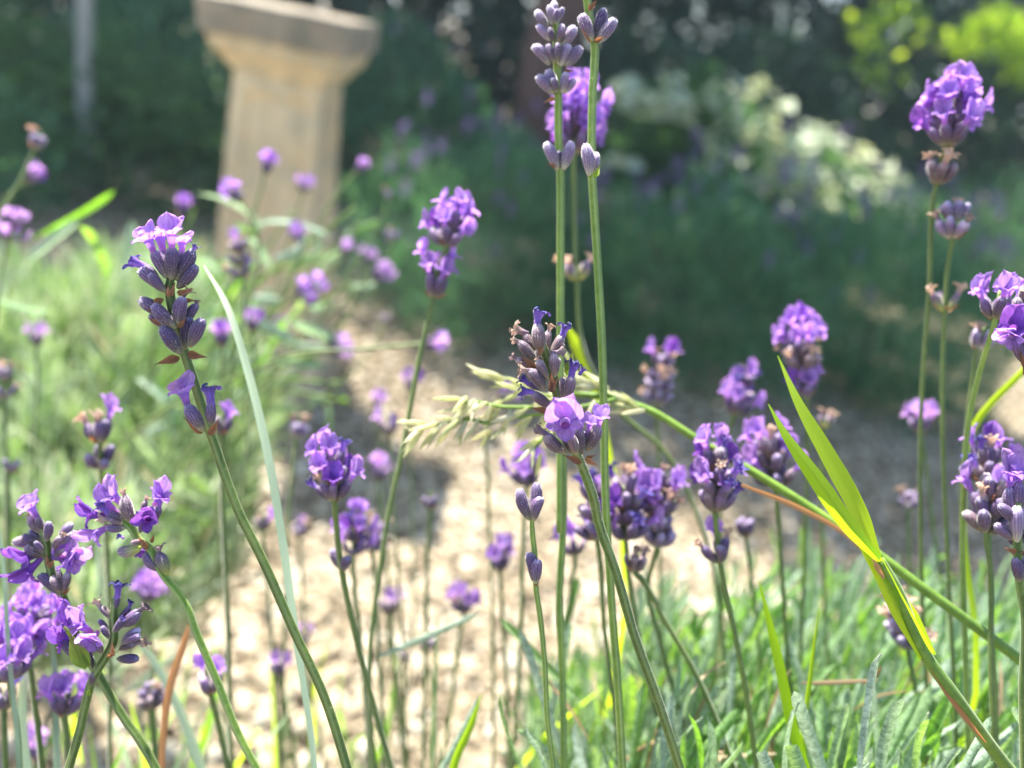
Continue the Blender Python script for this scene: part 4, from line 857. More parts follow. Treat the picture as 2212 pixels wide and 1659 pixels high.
# ------------------------------------------------------------------ blurred lavender flowers
F = flower
RG = (.13, .27); LG = (-.42, .66)
near = [
 ('round bright violet head on a leaning stem with two small rings of flowers below it', .222, [(990, 425), (966, 532)], [(952, 570), (925, 690), (905, 780), (868, 980), (840, 1110), (818, 1250), (800, 1400), (800, 1560), (815, 1720)], 'open', [(930, 645, 4, 'open'), (945, 600, 2, 'open')], (.0, .3), .23, 1.02, 'stem'),
 ('violet head half hidden behind the tall grey-violet spike', .238, [(1252, 168), (1240, 330)], [(1240, 420), (1246, 590), (1262, 760), (1330, 880), (1440, 980), (1520, 1150), (1560, 1700)], 'open', [(1246, 610, 4, 'green')], RG, .26, 1.05, 'stem'),
 ('full violet head against the dark hedge at upper right', .208, [(2068, 162), (2045, 315)], [(2035, 345), (2018, 420), (2008, 620), (1990, 880), (1990, 1230), (2000, 1720)], 'open', [(2028, 398, 5, 'dry')], RG, .23, 1.02, 'stem'),
 ('pale lilac fading head just below the upper right violet one', .212, [(2066, 400), (2058, 515)], [(2050, 560), (2040, 700), (2036, 900), (2048, 1230), (2060, 1720)], 'lilac', [(2038, 668, 3, 'green')], RG, .22, .9, 'stem'),
 ('head with violet crown and brown withered lower half, behind the upright grass blade', .24, [(1725, 668), (1738, 800)], [(1742, 850), (1745, 950), (1740, 1150), (1730, 1400), (1720, 1720)], 'open', [(1745, 858, 4, 'open')], RG, .26, 1., 'stem'),
 ('small pale head with one violet ring on top, over the shaded bushes', .29, [(1436, 745), (1418, 872)], [(1420, 930), (1422, 1050), (1420, 1250), (1430, 1700)], 'lilac', [(1440, 760, 5, 'open')], RG, .3, .95, 'stem'),
 ('leaning violet head left of the brown-bottomed one', .27, [(1618, 778), (1585, 895)], [(1575, 940), (1565, 1050), (1570, 1250), (1580, 1700)], 'fresh', [], RG, .28, 1., 'stem'),
 ('deep violet head with dark buds beneath, crossed by the slanting grass stem', .198, [(1548, 930), (1545, 1105)], [(1547, 1140), (1560, 1240), (1590, 1380), (1620, 1550), (1640, 1720)], 'fresh', [(1556, 1215, 4, 'fresh')], RG, .20, .95, 'stem'),
 ('wide violet head right of the slanting grass stem, tan flowers among the violet', .225, [(1645, 905), (1675, 1050)], [(1680, 1100), (1690, 1250), (1700, 1400), (1720, 1700)], 'fresh', [], RG, .24, 1.1, 'stem'),
 ('left head of the dense violet trio behind the central stem', .215, [(1278, 1000), (1290, 1165)], [(1295, 1200), (1305, 1350), (1330, 1550), (1340, 1720)], 'fresh', [], RG, .23, 1., 'stem'),
 ('middle head of the dense violet trio, brown in its centre', .22, [(1345, 985), (1352, 1165)], [(1356, 1220), (1385, 1400), (1420, 1550), (1450, 1720)], 'mixed', [], RG, .23, 1.05, 'stem'),
 ('right head of the dense violet trio, pale buds below', .225, [(1432, 985), (1420, 1180)], [(1400, 1260), (1430, 1400), (1470, 1550), (1500, 1720)], 'mixed', [], RG, .24, 1., 'stem'),
 ('small grey-brown withered cluster under the dense violet trio', .21, [(1385, 1175), (1370, 1235)], [(1385, 1250), (1430, 1330), (1500, 1450), (1600, 1700)], 'dry', [], RG, .21, .85, 'stem'),
 ('blurred violet head under the cream grass flowers', .26, [(1142, 962), (1138, 1050)], [(1140, 1120), (1150, 1300), (1160, 1500), (1165, 1700)], 'open', [], RG, .27, .95, 'stem'),
 ('violet head low over the gravel, left of the dark bud stem', .29, [(1082, 1155), (1080, 1232)], [(1082, 1300), (1090, 1450), (1095, 1700)], 'fresh', [], RG, .3, .95, 'stem'),
 ('single vivid violet head over the gravel near the bottom centre', .30, [(1002, 1262), (1000, 1325)], [(1000, 1400), (1003, 1550), (1005, 1700)], 'fresh', [], (.05, .32), .3, .85, 'stem'),
 ('vivid violet head right of the long arching blade', .195, [(712, 938), (722, 1080)], [(726, 1130), (738, 1230), (765, 1360), (800, 1500), (862, 1720)], 'fresh', [(738, 1232, 2, 'bud')], (.0, .28), .21, .92, 'stem'),
 ('violet and brown head over the pale leaves at left, with a dark ring under it', .23, [(218, 858), (216, 955)], [(218, 1010), (225, 1100), (235, 1300), (240, 1700)], 'mixed', [(220, 1010, 4, 'bud')], (-.08, .27), .25, 1.1, 'stem'),
 ('slender violet head just right of the vivid one, pale in sun', .25, [(772, 1085), (762, 1200)], [(765, 1260), (780, 1400), (800, 1700)], 'fresh', [], (.0, .28), .26, .8, 'stem'),
 ('faded lilac head above the light pebbles, second right of the vivid one', .28, [(815, 1100), (805, 1190)], [(810, 1260), (815, 1400), (830, 1700)], 'lilac', [], (.0, .3), .28, .8, 'stem'),
 ('dark closed bud head over the gravel at centre left', .285, [(932, 1040), (930, 1100)], [(930, 1180), (935, 1400), (940, 1700)], 'bud', [], (.0, .3), .29, .8, 'stem'),
 ('violet head in front of the gravel at mid right, stem upright', .285, [(1992, 870), (1990, 935)], [(1992, 1000), (1995, 1150), (2000, 1300), (2010, 1700)], 'open', [], RG, .29, .95, 'stem'),
 ('violet head above the large one at the lower right edge', .20, [(2125, 925), (2130, 1040)], [(2135, 1120), (2140, 1300), (2150, 1700)], 'fresh', [], RG, .2, .95, 'stem'),
 ('large brown and violet head beside the grey bud head at the right edge', .185, [(2160, 985), (2130, 1150)], [(2140, 1230), (2140, 1400), (2145, 1700)], 'mixed', [(2120, 1130, 3, 'fresh')], RG, .185, 1.05, 'stem'),
 ('pink-violet head near the right edge beside the cut-off one', .178, [(2165, 595), (2150, 690)], [(2120, 790), (2095, 900), (2080, 1100), (2085, 1400), (2090, 1700)], 'open', [], RG, .2, .9, 'stem_fresh'),
 ('faded lilac head beneath the pink-violet one at the right edge', .215, [(2135, 680), (2110, 755)], [(2100, 830), (2085, 950), (2078, 1200), (2085, 1700)], 'lilac', [], RG, .22, .9, 'stem'),
 ('small pale violet head low against the grey gravel at right', .29, [(1967, 1040), (1963, 1100)], [(1963, 1160), (1965, 1300), (1970, 1700)], 'lilac', [], RG, .29, .75, 'stem'),
 ('lilac and brown head behind the grass stem at lower right', .225, [(1935, 1265), (1960, 1400)], [(1970, 1450), (1990, 1550), (2010, 1700)], 'lilac', [], RG, .22, 1., 'stem'),
 ('small cream bud knob behind the grass blade', .27, [(1785, 893), (1778, 925)], [(1770, 980), (1755, 1100), (1745, 1300), (1740, 1700)], 'green', [], RG, .27, .8, 'stem'),
 ('violet head at the bottom left on the leaning stem', .215, [(437, 1412), (455, 1500)], [(470, 1560), (500, 1700)], 'fresh', [], (-.1, .3), .22, .95, 'stem'),
 ('violet and pink head low in the left corner right of the upright stem', .21, [(145, 1470), (140, 1545)], [(145, 1600), (150, 1720)], 'open', [], (-.12, .3), .21, .95, 'stem'),
 ('soft violet head behind the pale slanting blade at bottom left', .26, [(332, 1448), (326, 1530)], [(325, 1600), (330, 1720)], 'mixed', [], (-.1, .3), .26, .95, 'stem'),
 ('violet mass of a head directly under the knobbly far left one', .205, [(85, 1272), (62, 1390)], [(70, 1480), (85, 1600), (95, 1720)], 'open', [], (-.14, .28), .21, 1., 'stem'),
 ('blue-violet head cut by the left edge near the bottom', .195, [(5, 1345), (20, 1470)], [(35, 1560), (45, 1720)], 'open', [], (-.14, .28), .2, 1., 'stem'),
 ('violet scrap of a head at the left edge below the blue-violet one', .21, [(5, 1480), (8, 1530)], [(10, 1600), (15, 1720)], 'fresh', [], (-.14, .28), .21, .9, 'stem'),
 ('faint violet head above the gravel behind the nodding one', .30, [(322, 1235), (318, 1300)], [(320, 1400), (325, 1700)], 'open', [], (-.12, .34), .3, .85, 'stem'),
 ('grey-violet bud head beside the lone buds of the left stem', .24, [(478, 870), (480, 940)], [(480, 1050), (490, 1300), (500, 1700)], 'fresh', [], (-.1, .3), .25, .9, 'stem'),
]
for i, (lab, d, head, st, sty, ex, base, db, size, mt) in enumerate(near):
    flower(lab, d, head, st, sty, ex, base, db, size, seed=20 + i, mat=mt, low=('lilac' if 'pale buds' in lab else 'dry' if 'lower half' in lab else None))
far = [   # flowers of the left-hand plant and small ones over the gravel
 ('topmost small violet head in front of the pedestal shaft', .40, [(580, 335), (572, 375)], [(560, 420), (520, 560), (470, 700), (440, 800)], 'open'),
 ('wide violet head below the topmost one on the shaft', .36, [(490, 400), (520, 435)], [(545, 470), (560, 560), (520, 700), (480, 800)], 'open'),
 ('tiny violet head at the right side of the shaft', .50, [(660, 398), (656, 415)], [(640, 470), (600, 600), (560, 740)], 'open'),
 ('small violet head left of the shaft above the sharp petals', .42, [(396, 437), (388, 468)], [(365, 530), (340, 650), (330, 760)], 'open'),
 ('grey and violet head crossing the shaft behind the arching blade', .33, [(510, 495), (525, 600)], [(525, 680), (500, 800), (490, 950)], 'mixed'),
 ('pair of violet flowers low on the right half of the shaft', .42, [(640, 485), (655, 530)], [(630, 600), (570, 720), (520, 850)], 'open'),
 ('long violet head lying level at the foot of the shaft', .40, [(700, 605), (640, 640)], [(590, 680), (530, 760), (480, 860)], 'open'),
 ('violet head on the long stalk slanting up past the right of the shaft', .42, [(825, 590), (805, 603)], [(770, 630), (700, 690), (600, 770), (500, 850)], 'open'),
 ('small violet head high to the right of the shaft on a slanting stalk', .45, [(782, 355), (768, 372)], [(735, 410), (690, 480), (600, 640), (520, 780)], 'open'),
 ('lone violet head at the end of a level stalk', .30, [(955, 738), (915, 742)], [(860, 747), (760, 755), (640, 765), (540, 800)], 'open'),
 ('violet bloom halfway along the level stalk', .40, [(728, 750), (708, 758)], [(660, 775), (600, 800), (540, 850)], 'open'),
 ('round violet head left of the dark base of the shaft', .34, [(548, 668), (545, 715)], [(550, 770), (540, 900), (520, 1100)], 'open'),
 ('vivid violet head touching the arching blade', .33, [(478, 710), (480, 750)], [(482, 830), (480, 950), (480, 1100)], 'open'),
 ('small violet head low on the shaft above the base', .46, [(605, 700), (600, 722)], [(590, 790), (570, 900)], 'open'),
 ('dim violet head right of the shaft over dark bushes', .50, [(750, 525), (738, 550)], [(700, 620), (640, 720), (560, 840)], 'open'),
 ('pale violet head right of the shaft near the leaning round one', .48, [(842, 395), (838, 430)], [(800, 520), (720, 640), (620, 780)], 'lilac'),
 ('dusky violet head above the slanting stalk', .48, [(850, 480), (846, 520)], [(820, 600), (740, 700), (640, 820)], 'lilac'),
 ('pink-tinged violet dot beneath the slanting stalk', .50, [(797, 548), (792, 570)], [(770, 640), (700, 740), (600, 850)], 'open'),
 ('faint mauve dot in the shade between shaft and leaning stem', .52, [(832, 678), (828, 695)], [(800, 760), (720, 840), (640, 900)], 'lilac'),
 ('pale upright head at the far left above the shrubs', .34, [(98, 262), (75, 320)], [(50, 380), (10, 450), (-40, 560), (-80, 700)], 'lilac'),
 ('small violet head at far left beneath the pale upright one', .40, [(82, 372), (55, 392)], [(20, 420), (-30, 520), (-60, 640)], 'open'),
 ('blue-violet head at the left edge by a pale leaf', .33, [(38, 455), (18, 520)], [(5, 580), (-10, 700), (-20, 850)], 'open'),
 ('small blue-violet head over the bright leaves at left', .38, [(84, 712), (80, 745)], [(80, 820), (75, 950)], 'open'),
 ('grey-violet head at the left edge among bright leaves', .30, [(12, 770), (10, 860)], [(12, 960), (15, 1200)], 'lilac'),
 ('pale grey head at left edge above the knobbly one', .30, [(40, 975), (22, 1020)], [(20, 1100), (25, 1300)], 'lilac'),
 ('feathery pale head by the yellow leaf left of the vivid head', .30, [(655, 880), (640, 945)], [(640, 1010), (640, 1150), (650, 1400), (660, 1700)], 'lilac'),
 ('violet head over the bright gravel beyond the vivid one', .33, [(845, 875), (842, 940)], [(845, 1010), (850, 1150), (860, 1350), (865, 1700)], 'fresh'),
 ('small violet head on the gravel by the stem with two rings', .40, [(818, 865), (815, 885)], [(820, 950), (830, 1100), (840, 1300)], 'open'),
 ('soft violet head right of the vivid one at the same height', .36, [(822, 1000), (815, 1040)], [(815, 1100), (820, 1250), (830, 1500), (835, 1700)], 'open'),
 ('tiny violet head close to the leaning stem over lit gravel', .42, [(888, 820), (884, 845)], [(885, 910), (890, 1100), (895, 1300)], 'open'),
 ('violet flowers behind the cream grass spikelets', .30, [(1105, 850), (1075, 865)], [(1060, 900), (1065, 1050), (1080, 1300), (1090, 1700)], 'open'),
 ('violet head between the left stem and arching blade, low', .30, [(572, 1095), (568, 1145)], [(570, 1210), (580, 1400), (590, 1700)], 'fresh'),
 ('dusky violet head just right of the arching blade, low', .36, [(652, 1130), (648, 1160)], [(650, 1230), (655, 1400), (660, 1700)], 'fresh'),
 ('violet head over pebbles right of the crossing stems', .33, [(842, 1280), (838, 1325)], [(840, 1400), (845, 1550), (850, 1700)], 'fresh'),
 ('violet head over pebbles left of the crossing stems', .30, [(600, 1415), (602, 1460)], [(605, 1530), (610, 1700)], 'fresh'),
 ('dim violet head low right of the crossing stems', .34, [(655, 1355), (650, 1395)], [(652, 1480), (655, 1700)], 'mixed'),
 ('grey-violet head above the level leaf tip, low centre', .34, [(925, 1372), (920, 1405)], [(922, 1480), (925, 1700)], 'bud'),
 ('pinkish violet head low centre left of the level leaf', .38, [(875, 1395), (870, 1430)], [(872, 1500), (875, 1700)], 'lilac'),
 ('small violet head deep in the bottom left corner', .30, [(78, 1600), (72, 1640)], [(72, 1690), (72, 1800)], 'open'),
 ('tiny violet bloom low among the leaves right of centre', .26, [(1508, 1612), (1506, 1630)], [(1510, 1680), (1515, 1750)], 'open'),
 ('small violet bud head beside the double violet ring, right of centre', .26, [(1610, 1130), (1612, 1160)], [(1620, 1220), (1640, 1400), (1650, 1700)], 'bud'),
 ('violet head peeping out left of the dense trio, low', .26, [(1240, 1180), (1243, 1200)], [(1245, 1260), (1250, 1400), (1255, 1700)], 'fresh'),
]
for i, (lab, d, head, st, sty) in enumerate(far):
    inb = st[-1][1] < 1400
    base = None
    if inb and st[-1][0] < 720: base = (LG[0] + RNG.uniform(-.05, .05), LG[1] + RNG.uniform(-.06, .06))
    base = base
    flower(lab, d, head, st, sty, (), base, None, RNG.uniform(.75, 1.1), seed=80 + i, r=.0006, n=RNG.choice([3, 4, 5]), step=.0055)

# ------------------------------------------------------------------ leaves near the camera
def leaf_me(var, mat='lav_leaf_o'):
    k = ('leaf', var, mat)
    if k in CACHE: return CACHE[k]
    rr = random.Random(var * 3 + 1); bend = [.0, .12, .26, -.1, .4][var % 5]; tw = rr.uniform(-.5, .5); v, f = [], []; ns, m = 12, 4
    for i in range(ns + 1):
        s = i / ns; w = .036 * (.5 + .5 * min(1, s * 4)) * (1 if s < .8 else math.sqrt(max(.0, 1 - ((s - .8) / .2) ** 2)) * .97 + .03)
        for j in range(m + 1):
            t = j / m * 2 - 1; a_ = tw * s
            x = t * w; y = -abs(t) ** 1.6 * w * 1.0 + (.012 * (1 - abs(t)) * -1)
            v.append((x * math.cos(a_) - y * math.sin(a_), x * math.sin(a_) + y * math.cos(a_) + bend * (s * s), s - .3 * bend * bend * s * s))
    for i in range(ns):
        for j in range(m): a0 = i * (m + 1) + j; f.append((a0, a0 + 1, a0 + m + 2, a0 + m + 1))
    CACHE[k] = pymesh('leaf', v, f, MAT[mat]); return CACHE[k]
def shoot(root, tip, down, length, nl, rr, ll=.036, mat='lav_leaf_o', wide=1.):
    """upright leafy shoot: pairs of leaves along a thin stem"""
    b = tip + down * length
    pts = [b, b.lerp(tip, .5) + Vector((rr.uniform(-.004, .004), rr.uniform(-.004, .004), 0)), tip]
    lp = [local(root, p) for p in catmull(pts, 8)]; v, f = tube_data(lp, [float(q) for q in np.linspace(.0011, .0006, 9)], 6)
    sh = mesh_obj('shoot', pymesh('shoot', v, f, MAT['stem_fresh']), root)
    ax = (tip - b).normalized(); u = ax.orthogonal().normalized(); w = ax.cross(u); ph = rr.random() * 6.28
    for i in range(nl):
        q = 1 - (i // 2) / max(1, nl / 2) * .75; an = ph + (i % 2) * math.pi + (i // 2) * 1.57 + rr.uniform(-.3, .3)
        rad = u * math.cos(an) + w * math.sin(an); al = rr.uniform(.15, .45) + (i // 2) * .12
        d = ax * math.cos(al) + rad * math.sin(al); L = ll * rr.uniform(.7, 1.15) * (.75 if i < 2 else 1)
        p0 = b.lerp(tip, q)
        o = bpy.data.objects.new('leaf', leaf_me(rr.randrange(5), mat)); link(o); o.parent = sh
        o.matrix_local = Matrix.Translation(local(root, p0)) @ orient(d, ax.cross(rad)).to_4x4() @ Matrix.Diagonal((L * wide * rr.uniform(.8, 1.2), L * wide, L, 1))
    return sh
plant = thing('lavender_plant', 'leafy base of the near lavender plant, grey-green narrow leaves filling the lower right corner', 'plant', (.25, .3, 0))
rr = random.Random(77)
trunk(plant, [(.25, .3, -.02), (.26, .3, .12), (.3, .33, .3)], [.008, .006, .004], 'wood', 'woody_stem')
trunk(plant, [(.25, .3, -.02), (.2, .25, .15), (.16, .24, .36)], [.008, .006, .004], 'wood', 'woody_stem')
def line_leaf(root, a_, b_, da, db, wide=1., var=None, mat='lav_leaf_o', name='leaf'):
    """one leaf from picture point a (foot) to b (tip)"""
    p0, p1 = P(a_[0], a_[1], da), P(b_[0], b_[1], db); L = (p1 - p0).length
    o = bpy.data.objects.new(name, leaf_me(var if var is not None else rr.randrange(5), mat)); link(o); o.parent = root
    hint = CAMBACK.cross(p1 - p0) if rr.random() < .7 else Vector((rr.uniform(-1, 1), rr.uniform(-1, 1), .2))
    o.matrix_local = Matrix.Translation(local(root, p0)) @ orient(p1 - p0, hint).to_4x4() @ Matrix.Diagonal((.04 * wide, .04 * wide, L, 1)); return o
for (x0, y0, x1, y1, d, w, var) in [   # leaves one can follow one by one
    (1862, 1700, 1905, 1412, .165, 1.05, 0), (1905, 1690, 1922, 1490, .17, .95, 1), (1790, 1690, 1700, 1475, .18, 1.0, 1), (1745, 1700, 1705, 1610, .165, 1.0, 0), (1680, 1700, 1640, 1625, .168, .9, 0),
    (1980, 1690, 1975, 1525, .18, .6, 2), (2020, 1700, 2062, 1600, .175, .6, 1), (2060, 1700, 2140, 1545, .17, .6, 0), (2270, 1640, 2170, 1515, .18, .6, 1), (1250, 1520, 1078, 1335, .23, .85, 0), (1215, 1640, 1118, 1330, .225, .85, 2),
    (1210, 1400, 1247, 1245, .26, .9, 0), (1190, 1560, 1230, 1330, .24, .9, 1), (1150, 1690, 1053, 1510, .21, .75, 1), (1215, 1670, 1115, 1545, .2, .75, 2), (1425, 1690, 1452, 1500, .2, .8, 0), (1370, 1640, 1355, 1430, .24, .85, 2),
    (1435, 1520, 1348, 1400, .24, .7, 1), (820, 1420, 1040, 1330, .25, .7, 3), (930, 1700, 1045, 1500, .22, .7, 1), (1400, 1700, 1490, 1430, .21, .75, 1), (1545, 1650, 1480, 1390, .24, .9, 0), (1560, 1560, 1640, 1280, .26, .9, 2),
    (1200, 1700, 1165, 1560, .19, .8, 3), (1600, 1690, 1690, 1500, .21, .8, 2), (2190, 1560, 2080, 1680, .2, .8, 1), (1880, 1450, 2040, 1260, .24, .9, 1), (2000, 1520, 2110, 1290, .25, .9, 2), (1480, 1680, 1600, 1530, .2, .9, 0)]:
    line_leaf(plant, (x0, y0), (x1, y1), d, d, w, var)
n = 0
for k in range(210):
    x = rr.uniform(1180, 2330); q = rr.random() ** .8
    top = 1160 + (150 if x < 1400 else 0) + q * 500; d = .36 - q * .17 + rr.uniform(-.02, .03)
    if x < 1500: top += (1500 - x) * .25
    tip = P(x, top, d)
    shoot(plant, tip + Vector((0, 0, -.02)), (Vector((rr.uniform(-.25, .25), rr.uniform(-.3, .2), -1))).normalized(), rr.uniform(.05, .09), rr.choice([8, 10, 12]), rr, rr.uniform(.028, .046), wide=.95)
# ... and the mass of leaves under them down to the soil
N = 8500; x = NR.uniform(1200, 2500, N); dd = NR.uniform(.27, .62, N)
pts = np.array([P(float(a_), 1430 + 300 * float(NR.rand()) ** .8 + max(0, (1500 - float(a_)) * .3), float(b_)) for a_, b_ in zip(x, dd)]); pts[:, 2] -= NR.uniform(.0, .16, N)
pts = pts[pts[:, 2] > .02]; N = len(pts)
v, q, r = leaf_mass(pts, NR.randn(N, 3) * .32 + [0, 0, 1], NR.uniform(.022, .040, N), NR.uniform(.0020, .0033, N), NR.uniform(-.2, .4, N), 'lav')
o = mesh_obj('foliage', npmesh('foliage', v, q, r, MAT['lav_leaf']), plant, kind='stuff'); o.location = -Vector(plant.location)

N = 320; x = NR.uniform(1250, 2400, N); dd = NR.uniform(.2, .45, N)
pts = np.array([P(float(a_), 1400 + 260 * float(NR.rand()), float(b_)) for a_, b_ in zip(x, dd)]); pts[:, 2] -= NR.uniform(0, .05, N)
v, q, r = leaf_mass(pts, NR.randn(N, 3) * .6 + [0, 0, .7], NR.uniform(.012, .024, N), NR.uniform(.0009, .0016, N), NR.uniform(-.5, .8, N), 'lav')
o = mesh_obj('dead_leaves', npmesh('dead_leaves', v, q, r, MAT['thatch']), plant, kind='stuff'); o.location = -Vector(plant.location)

# left-hand plant: dense, blurred, brightly lit from behind
lp = thing('lavender_plant', 'bushy lavender plant at left in front of the pedestal, blurred pale sunlit leaves', 'plant', (LG[0], LG[1], 0))
for k in range(7):
    an = k * .9; trunk(lp, [(LG[0], LG[1], -.02), (LG[0] + .08 * math.cos(an), LG[1] + .08 * math.sin(an), .14), (LG[0] + .2 * math.cos(an), LG[1] + .2 * math.sin(an), .32)], [.007, .005, .003], 'wood', 'woody_stem')
P0, D0 = [], []
for k in range(1150):
    y = 560 + 760 * NR.rand(); xmax = 470 + (y - 560) * .32 if y < 900 else 600 - (y - 900) * .55
    x = NR.uniform(-260, max(120, xmax) + NR.normal(0, 35)); dmid = .78 - (y - 560) / 760 * .32
    tip = P(x, y, dmid + NR.normal(0, .05)); out = (tip - Vector((LG[0], LG[1], .05))).normalized() * .6 + Vector((NR.normal(0, .25), NR.normal(0, .25), .8)); out.normalize()
    u = out.orthogonal().normalized(); w = out.cross(u); ph = NR.rand() * 6
    for i in range(16):
        an = ph + (i % 2) * math.pi + (i // 2) * 1.57; al = .25 + .09 * (i // 2)
        P0.append(tip - out * (.004 + .008 * (i // 2))); D0.append(out * math.cos(al) + (u * math.cos(an) + w * math.sin(an)) * math.sin(al))
P0, D0 = np.array(P0), np.array(D0); N = len(P0)
v, q, r = leaf_mass(P0, D0, NR.uniform(.026, .042, N), NR.uniform(.0019, .0034, N), NR.uniform(-.1, .5, N), 'lav')
o = mesh_obj('foliage', npmesh('foliage', v, q, r, MAT['lav_leaf_pale']), lp, kind='stuff'); o.location = -Vector(lp.location)
for (x0, y0, x1, y1, d, w) in [(70, 510, 250, 432, .40, 1.3), (60, 560, 150, 480, .36, 1.3), (590, 560, 720, 520, .42, 1.8), (560, 500, 500, 380, .42, 1.6), (555, 495, 640, 430, .42, 1.7), (230, 600, 190, 480, .40, 2.), (265, 600, 270, 480, .4, 1.6),
                               (640, 740, 560, 700, .40, 1.8), (740, 740, 620, 690, .40, 1.6), (-60, 620, 120, 700, .38, 1.6), (520, 800, 640, 730, .40, 1.5), (700, 790, 600, 780, .42, 1.6), (470, 640, 560, 560, .42, 1.5)]:
    line_leaf(lp, (x0, y0), (x1, y1), d, d - .01, w)

rq = random.Random(9)
for k in range(26):                                     # bare stalks and leafy tips arching out in front of the pedestal
    x1, y1 = rq.uniform(380, 780), rq.uniform(430, 880); d1 = rq.uniform(.4, .6)
    a_ = P(rq.uniform(250, 480), rq.uniform(800, 980), .55); b_ = P(x1, y1, d1); m_ = a_.lerp(b_, .5) + Vector((0, 0, .012))
    pth = [local(lp, p) for p in catmull([Vector((LG[0], LG[1], .12)), a_, m_, b_], 18)]; v, f = tube_data(pth, .0008, 6); mesh_obj('stalk', pymesh('stalk', v, f, MAT['stem_fresh']), lp)
    for j in range(rq.choice([2, 3, 4])):
        c_ = a_.lerp(b_, rq.uniform(.35, 1)); pp = proj(c_); dd_ = -(CR.transposed() @ (c_ - CO)).z
        line_leaf(lp, pp, (pp[0] + rq.uniform(-70, 90), pp[1] - rq.uniform(-20, 90)), dd_, dd_ - .01, rq.uniform(1.2, 1.9))

# ------------------------------------------------------------------ grasses and single blades
def blade(root, pts, widths, mat, name='blade', fold=.25, n=22, hint=None, m=4, roll=0.):
    path = [local(root, p) for p in catmull(pts, n)]; v, f = [], []
    for i, p in enumerate(path):
        t = (path[min(i + 1, n)] - path[max(0, i - 1)]).normalized(); s = i / n
        side = t.cross(CAMBACK if hint is None else hint); side.normalize(); nn = side.cross(t)
        a_ = roll * s; sd = side * math.cos(a_) + nn * math.sin(a_); nn = sd.cross(t)
        w = float(np.interp(s, np.linspace(0, 1, len(widths)), widths)) * .5
        for j in range(m + 1):
            tt = j / m * 2 - 1; v.append(p + sd * (tt * w) - nn * (w * fold * (1 - abs(tt)) + (w * .05 * (j % 2) if m > 4 else 0)))
    for i in range(n):
        for j in range(m): a0 = i * (m + 1) + j; f.append((a0, a0 + 1, a0 + m + 2, a0 + m + 1))
    return mesh_obj(name, pymesh(name, v, f, MAT[mat]), root)
def culm(root, pts, r, mat='stem', name='stem', seg=10):
    n = len(pts) * 6; path = [local(root, p) for p in catmull(pts, n)]
    v, f = tube_data(path, [float(np.interp(i / n, np.linspace(0, 1, len(r)), r)) for i in range(n + 1)], seg, .04); return mesh_obj(name, pymesh(name, v, f, MAT[mat]), root)
g = thing('grass_stalk', 'stout green grass stalk at lower right with two glowing yellow-green blades in a V', 'grass', (.2, .2, 0))
D_ = .162
culm(g, [Vector((.2, .2, 0)), Vector((.19, .17, .3)), P(2330, 1830, .17), P(2170, 1650, .168), P(2060, 1500, D_), P(1990, 1400, D_), P(1935, 1270, D_), P(1900, 1210, D_)], [.0018, .0016, .0014, .0013, .0012, .0011], 'stem_fresh')
blade(g, [P(1896, 1205, D_), P(1855, 1105, D_), P(1790, 985, D_ + .002), P(1725, 870, D_ + .006), P(1680, 768, D_ + .012)], [.0016, .0034, .0038, .0030, .0016, .0002], 'grass', fold=.3, m=8)
blade(g, [P(1898, 1208, D_ - .001), P(1830, 1130, D_ - .002), P(1760, 1030, D_ - .002), P(1700, 945, D_), P(1660, 873, D_ + .003)], [.0014, .0032, .0036, .0027, .0014, .0002], 'grass', fold=-.45, roll=.3, m=8)
blade(g, [P(2003, 1418, D_ - .001), P(1945, 1320, D_ - .0015), P(1885, 1205, D_ - .001), P(1830, 1130, D_)], [.0032, .0038, .0030, .0004], 'grass', 'sheath', fold=.7, m=8)
blade(g, [P(2008, 1420, D_ + .001), P(1970, 1330, D_ + .001), P(1940, 1270, D_ + .0012)], [.003, .0026, .0004], 'grass', 'sheath', fold=.5)
blade(g, [P(2130, 1605, D_), P(2085, 1550, D_ - .0008), P(2040, 1490, D_ - .001), P(2002, 1425, D_ - .001)], [.0003, .0010, .0009, .0003], 'dry_blade', 'dry_sheath', fold=.6)
blade(g, [P(1910, 1250, D_ - .0012), P(1895, 1225, D_ - .0014), P(1885, 1205, D_ - .001)], [.0006, .0012, .0003], 'dry_blade', 'dry_sheath', fold=.6)
g2 = thing('flowering_grass', 'long slanting grass stem crossing to the centre with cream drooping flower clusters', 'grass', (.32, .26, 0))
pan = [Vector((.32, .26, 0)), Vector((.31, .22, .3)), P(2420, 1600, .185), P(2212, 1432, .188), P(2000, 1275, .19), P(1830, 1150, .195), P(1660, 1040, .2), P(1500, 945, .205), P(1400, 885, .208), P(1330, 862, .21), P(1240, 850, .212)]
culm(g2, pan, [.0014, .0013, .0012, .0011, .001, .0008], 'stem_fresh')
def spikelet_me():
    if 'spk' in CACHE: return CACHE['spk']
    v, f = [], []; seg = 8; pr = [(0, .03), (.12, .11), (.35, .17), (.6, .15), (.85, .07), (1, .01)]
    for z, r in pr:
        for s in range(seg): an = 6.283 * s / seg; q = r * (1.25 if s % 2 else .8); v.append((math.cos(an) * q * .88, math.sin(an) * q * .55, z))
    for i in range(len(pr) - 1):
        for s in range(seg): a0, b0 = i * seg + s, i * seg + (s + 1) % seg; f.append((a0, b0, b0 + seg, a0 + seg))
    for sgn in (-1, 1):
        n = len(v); v += [(sgn * .03, -.02, .5), (sgn * .03, .02, .5), (sgn * .26, 0, 1.05)]; f.append((n, n + 1, n + 2))
    CACHE['spk'] = pymesh('spikelet', v, f, MAT['spikelet']); return CACHE['spk']
